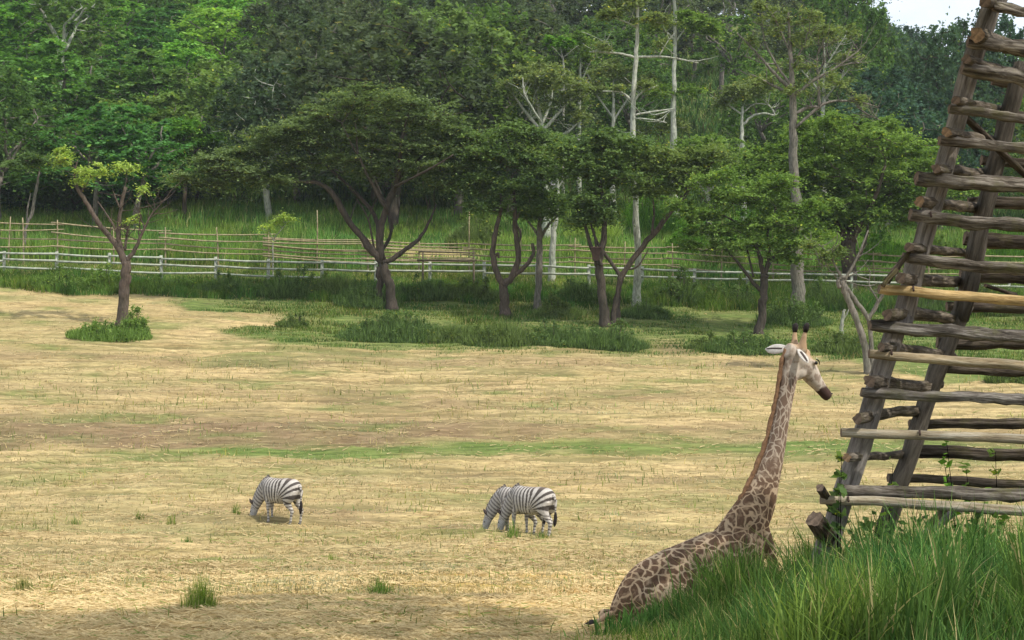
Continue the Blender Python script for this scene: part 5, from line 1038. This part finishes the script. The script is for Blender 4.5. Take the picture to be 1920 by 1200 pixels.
def build_giraffe():
    D = 19.5; g = at(1300, 1165, D); gx = g.x; G = Vector((gx, D, hz(gx, D))); Gn = np.array(G)
    th = R(24); fw = np.array([math.cos(th), math.sin(th), 0]); lat = np.array([-math.sin(th), math.cos(th), 0])
    def W(px, py, side=0.0, dy=None):
        dx = (px-1300)/154.0; d = D+(dx*math.tan(th) if dy is None else dy); p = np.array(at(px, py, d))-Gn
        return p+lat*side
    a = Acc()
    def spine(pts, n=4, sides=22, lt=lat):
        P = catmull([p[0] for p in pts], n); k = np.linspace(0, 1, len(P)); kk = np.linspace(0, 1, len(pts))
        tube(a, P, np.interp(k, kk, [p[1] for p in pts]), sides, lat=lt, hw=np.interp(k, kk, [p[2] for p in pts])); return P
    spine([(W(1152, 1158), .06, .08), (W(1164, 1144), .14, .15), (W(1185, 1128), .22, .26), (W(1215, 1110), .31, .36), (W(1255, 1096), .36, .42), (W(1305, 1080), .38, .45), (W(1350, 1060), .37, .46), (W(1378, 1032), .29, .40), (W(1396, 990), .215, .30), (W(1421, 942), .19, .235), (W(1436, 900), .155, .175), (W(1451, 850), .125, .135), (W(1461, 800), .11, .115), (W(1471, 750), .10, .105), (W(1480, 705), .098, .11), (W(1486, 672), .09, .11)], 4)
    # withers, chest, shoulder, haunch
    ellipsoid(a, W(1372, 1002), (.18, .15, .15)); ellipsoid(a, W(1398, 1045), (.22, .22, .38)); ellipsoid(a, W(1408, 1090), (.20, .22, .34))
    ellipsoid(a, W(1378, 1050, -.26), (.17, .11, .36)); ellipsoid(a, W(1215, 1122, -.25), (.33, .15, .25)); ellipsoid(a, W(1196, 1076, -.10), (.10, .08, .06)); ellipsoid(a, W(1238, 1128, .22), (.36, .16, .26))
    # folded fore legs (upper arm, forearm forward, shank back)
    for s in (-1, 1):
        limb(a, [(*W(1405, 1080, .20*s), .14), (*W(1440, 1095, .22*s), .10), (*W(1462, 1128, .23*s), .075), (*W(1470, 1148, .23*s), .07), (*W(1440, 1158, .2*s), .05), (*W(1390, 1160, .18*s), .045)], lat)
        limb(a, [(*W(1240, 1110, .26*s), .20), (*W(1275, 1138, .32*s), .14), (*W(1250, 1155, .34*s), .09), (*W(1190, 1160, .34*s), .065), (*W(1150, 1158, .32*s), .055), (*W(1200, 1167, .38*s), .045), (*W(1260, 1168, .4*s), .05)], lat)
    # front leg crease on the breast
    limb(a, [(*W(1426, 985, -.05), .07), (*W(1432, 1020, -.1), .08), (*W(1442, 1068, -.12), .06)], lat)
    # head, turned further away
    yaw = R(31); hf = np.array([math.cos(yaw), math.sin(yaw), 0]); hl = np.array([-math.sin(yaw), math.cos(yaw), 0]); up = np.array([0, 0, 1.])
    poll = W(1488, 662); tip = math.radians(-37)
    ax = hf*math.cos(tip)+up*math.sin(tip); nn = up*math.cos(tip)-hf*math.sin(tip)
    HS = 1.17
    def Hd(u, v=0.0, l=0.0): return poll+(ax*u+nn*v+hl*l*0.92)*HS
    spine([(Hd(-.10, -.03), .08, .10), (Hd(0, -.01), .105, .125), (Hd(.12, -.01), .115, .14), (Hd(.25, -.02), .11, .14), (Hd(.36, -.045), .090, .122), (Hd(.47, -.065), .070, .092), (Hd(.57, -.078), .064, .078), (Hd(.64, -.085), .066, .076), (Hd(.69, -.09), .050, .058)], 4, 16, hl)
    ellipsoid(a, Hd(.17, -.13), (.12, .085, .10)); ellipsoid(a, Hd(.14, .10), (.06, .06, .06))
    ellipsoid(a, Hd(.22, .045, .098), (.04, .04, .035)); ellipsoid(a, Hd(.22, .045, -.098), (.04, .04, .035))
    for s in (-1, 1): spine([(Hd(.04, .06, .055*s), .078, .078), (Hd(-.02, .15, .075*s), .042, .042), (Hd(-.07, .25, .092*s), .025, .025)], 3, 10, hl)
    me = remesh(a, 0.018, 3); v = verts(me)
    zp = lambda py: W(1470, py)[2]
    nz_ = v[:, 2]; neckv = sstep(zp(950), zp(820), nz_)
    hv = ((v-poll)@ax)/HS; hu = ((v-poll)@nn)/HS; up_n = zp(690)
    head = sstep(up_n-0.30, up_n+0.25, nz_)*0.8; head = np.where((hv > 0.0) & (hu > -0.21) & (nz_ > zp(775)), 1.0, head)
    legs = np.zeros(len(v)); chest = 0
    dark = np.where((hv > .50), sstep(.50, .56, hv-0.9*(hu+.05)), 0)*(nz_ > zp(775)); 
    orange = ((hu > .02) & (hv > -.12))*sstep(.02, .08, hu)*0.85*(1-dark)*(nz_ > zp(745)); orange = orange*sstep(.6, .45, hv)
    for nm, arr in (('neck', neckv), ('head', head*0.92), ('dark', dark), ('orange', orange)):
        at_ = me.attributes.new(nm, 'FLOAT', 'POINT'); at_.data.foreach_set('value', np.asarray(arr, np.float32))
    t = thing('giraffe', 'giraffe resting on the ground in the tall grass, neck upright, looking right', 'giraffe', G)
    link('body', me, 'giraffe_coat', t)
    m = Acc(); edge = [(1377, 955), (1398, 918), (1416, 880), (1432, 840), (1443, 800), (1453, 755), (1460, 715), (1466, 680), (1474, 655)]
    P = catmull([W(x, y, 0) + fw*0.0 for x, y in edge], 5)
    tube(m, P, np.full(len(P), .016), 6, 0.5, lat=lat, hw=np.full(len(P), .024)*(1+0.9*RNG.random(len(P)))); link('mane', m.mesh('mane'), 'mane_brown', t)
    for s in (-1, 1):
        m = Acc(); P = np.array([Hd(-.062, .23, .090*s), Hd(-.08, .27, .094*s), Hd(-.092, .305, .097*s), Hd(-.098, .33, .098*s)]); tube(m, P, [.028, .037, .036, .014], 8, 0.3); link('horn_tuft', m.mesh('horn_tuft'), 'black_hair', t)
        m = Acc(); e = hl*s; b0 = Hd(-.03, .03, .09*s)
        if s > 0: tipv = e*0.37-hf*0.06-up*0.0; wd = nn*0.75+up*0.1
        else: tipv = e*0.20-hf*0.02-up*0.17; wd = nn*0.35+hf*0.8
        P = catmull([b0, b0+tipv*0.35, b0+tipv*0.75, b0+tipv], 3); wr = np.array([.03, .045, .060, .070, .075, .074, .064, .048, .028, .008])*(1 if s > 0 else .72); 
        tube(m, P, wr, 10, lat=wd/np.linalg.norm(wd), hw=wr*0.24); er = link('ear', m.mesh('ear'), 'ear_pale', t)
        m = Acc(); off = np.cross(tipv, wd); off /= np.linalg.norm(off); off = off*(-1 if off[1] > 0 else 1)
        P2 = P[2:9]+off*0.012; tube(m, P2, wr[2:9]*(0.22 if s > 0 else .34), 8, lat=wd/np.linalg.norm(wd), hw=wr[2:9]*0.12); link('inner_ear', m.mesh('inner_ear'), 'ear_dark', er)
        m = Acc(); ellipsoid(m, Hd(.235, .045, .122*s), (.026, .026, .024), 8); link('eye', m.mesh('eye'), 'eye_dark', t)
        m = Acc(); tube(m, catmull([Hd(.205, .075, .13*s), Hd(.245, .078, .138*s), Hd(.285, .058, .128*s)], 3), np.array([.004, .008, .009, .009, .008, .006, .003]), 6, 0.3); link('eyelash', m.mesh('eyelash'), 'black_hair', t)
        m = Acc(); ellipsoid(m, Hd(.675, -.045, .034*s), (.013, .013, .010), 5); link('nostril', m.mesh('nostril'), 'eye_dark', t)
    m = Acc(); P = catmull([W(1156, 1150), W(1135, 1152, -.05), W(1118, 1160, -.1), W(1104, 1166, -.12)], 4); P[:, 2] = np.maximum(P[:, 2], -0.0); tube(m, P, np.linspace(.045, .022, len(P)), 8); link('tail', m.mesh('tail'), 'horn_tan', t)
    m = Acc(); P = catmull([W(1106, 1163, -.12), W(1096, 1166, -.14), W(1084, 1168, -.15)], 4); tube(m, P, np.array([.025, .035, .04, .04, .036, .03, .025, .018, .008]), 8, 0.4); link('tail_tuft', m.mesh('tail_tuft'), 'black_hair', t)
build_giraffe()

# ------------------------------------------------------------------ broad tree just right of and above the view, it shades the foreground
def shade_tree():
    g = Vector((9.0, 7.5, hz(9.0, 7.5))); t = thing('shade_tree', 'broad tree just outside the right of the view whose crown shades the near left ground', 'tree', g)
    G = np.array(g); acc = Acc(); P = catmull([(0, 0, -.3), (-.2, .3, 2.5), (-.5, .8, 5)], 5); tube(acc, P, np.linspace(.42, .3, len(P)), 12, .15); nodes = list(P[-3:])
    ends = [(-1.5, 6.3), (1.0, 5.4), (3.5, 6.0), (6.0, 6.6), (-3.2, 5.0)]
    for ex, ey in ends:
        e = np.array([ex-9.0+1.0, ey+5.5-7.5, 7.2+1.2]); P = wander(catmull([P_ for P_ in (np.array([-.5, .8, 5]), e*0.5+np.array([0, 0, 3.6]), e)], 6), .2); tube(acc, P, np.linspace(.2, .05, len(P)), 8); nodes += list(P[3:])
    link('trunk', acc.mesh('trunk'), 'bark', t, color=BARK['brown'])
    pads = []; prs = []
    for _ in range(400):
        sx = RNG.uniform(-8.5, 0.9); yy = RNG.uniform(15.0, 20.4+3.4*float(sstep(-5.5, -2.5, sx))*float(1-sstep(-0.6, 0.8, sx)))+RNG.normal(0, .25); h = RNG.uniform(8.6, 10.8)
        k = h/SUN_DIR.z; zg = -3.4+CZ; wx = sx+SUN_DIR.x*k; wy = yy+SUN_DIR.y*k
        if yy > 18.3 and sx > 0.3: continue
        pads.append((wx-9.0, wy-7.5, zg+h-g.z)); pr = .55+.4*RNG.random(); prs.append((pr, pr, .2))
    pads = np.array(pads); V, Q, c = leaves(pads, np.array(prs), 130, .075, LEAF['olive']); link('crown', mesh_np('crown', V, Q, col=c), 'leaf', t)
    ba = Acc(); grow_crown(nodes, pads, ba); o = link('boughs', ba.mesh('boughs'), 'bark', t, color=BARK['brown'])
shade_tree()
def haze():
    m = bpy.data.materials.new('haze'); m.use_nodes = True; n = m.node_tree; n.nodes.clear(); o_ = n.nodes.new('ShaderNodeOutputMaterial'); v = n.nodes.new('ShaderNodeVolumePrincipled')
    v.inputs['Color'].default_value = (0.86, 0.93, 1.0, 1); v.inputs['Density'].default_value = HAZE; v.inputs['Anisotropy'].default_value = 0.2; n.links.new(v.outputs[0], o_.inputs['Volume'])
    x0, x1, y0, y1, z0, z1 = -3300, 3300, -1000, 4100, -60, 95
    V = [(x, y, z) for z in (z0, z1) for x, y in ((x0, y0), (x1, y0), (x1, y1), (x0, y1))]
    me = mesh_np('haze', V, [(0, 3, 2, 1), (4, 5, 6, 7), (0, 1, 5, 4), (1, 2, 6, 5), (2, 3, 7, 6), (3, 0, 4, 7)]); me.materials.append(m)
    o = bpy.data.objects.new('haze', me); COL.objects.link(o); o['kind'] = 'stuff'; o['label'] = 'thin pale haze in the air over the field and wooded hill'; o['category'] = 'haze'
HAZE = 0.0002
haze()
for o in S.objects:
    if o.name.split('.')[0] in ('boughs', 'twigs', 'stems', 'foliage', 'crown') and o.parent: o['kind'] = 'stuff'
# labels shared by two or three forest trees: say which one, from left to right
byl = {}
for o in S.objects:
    if not o.parent and o.name.startswith('forest_tree'): byl.setdefault(o['label'], []).append(o)
for l, os_ in byl.items():
    if 1 < len(os_) < 4:
        os_.sort(key=lambda o: o.location.x/o.location.y)
        for o, wd in zip(os_, ('left one', 'right one') if len(os_) == 2 else ('leftmost', 'middle one', 'rightmost')): o['label'] = l+', '+wd
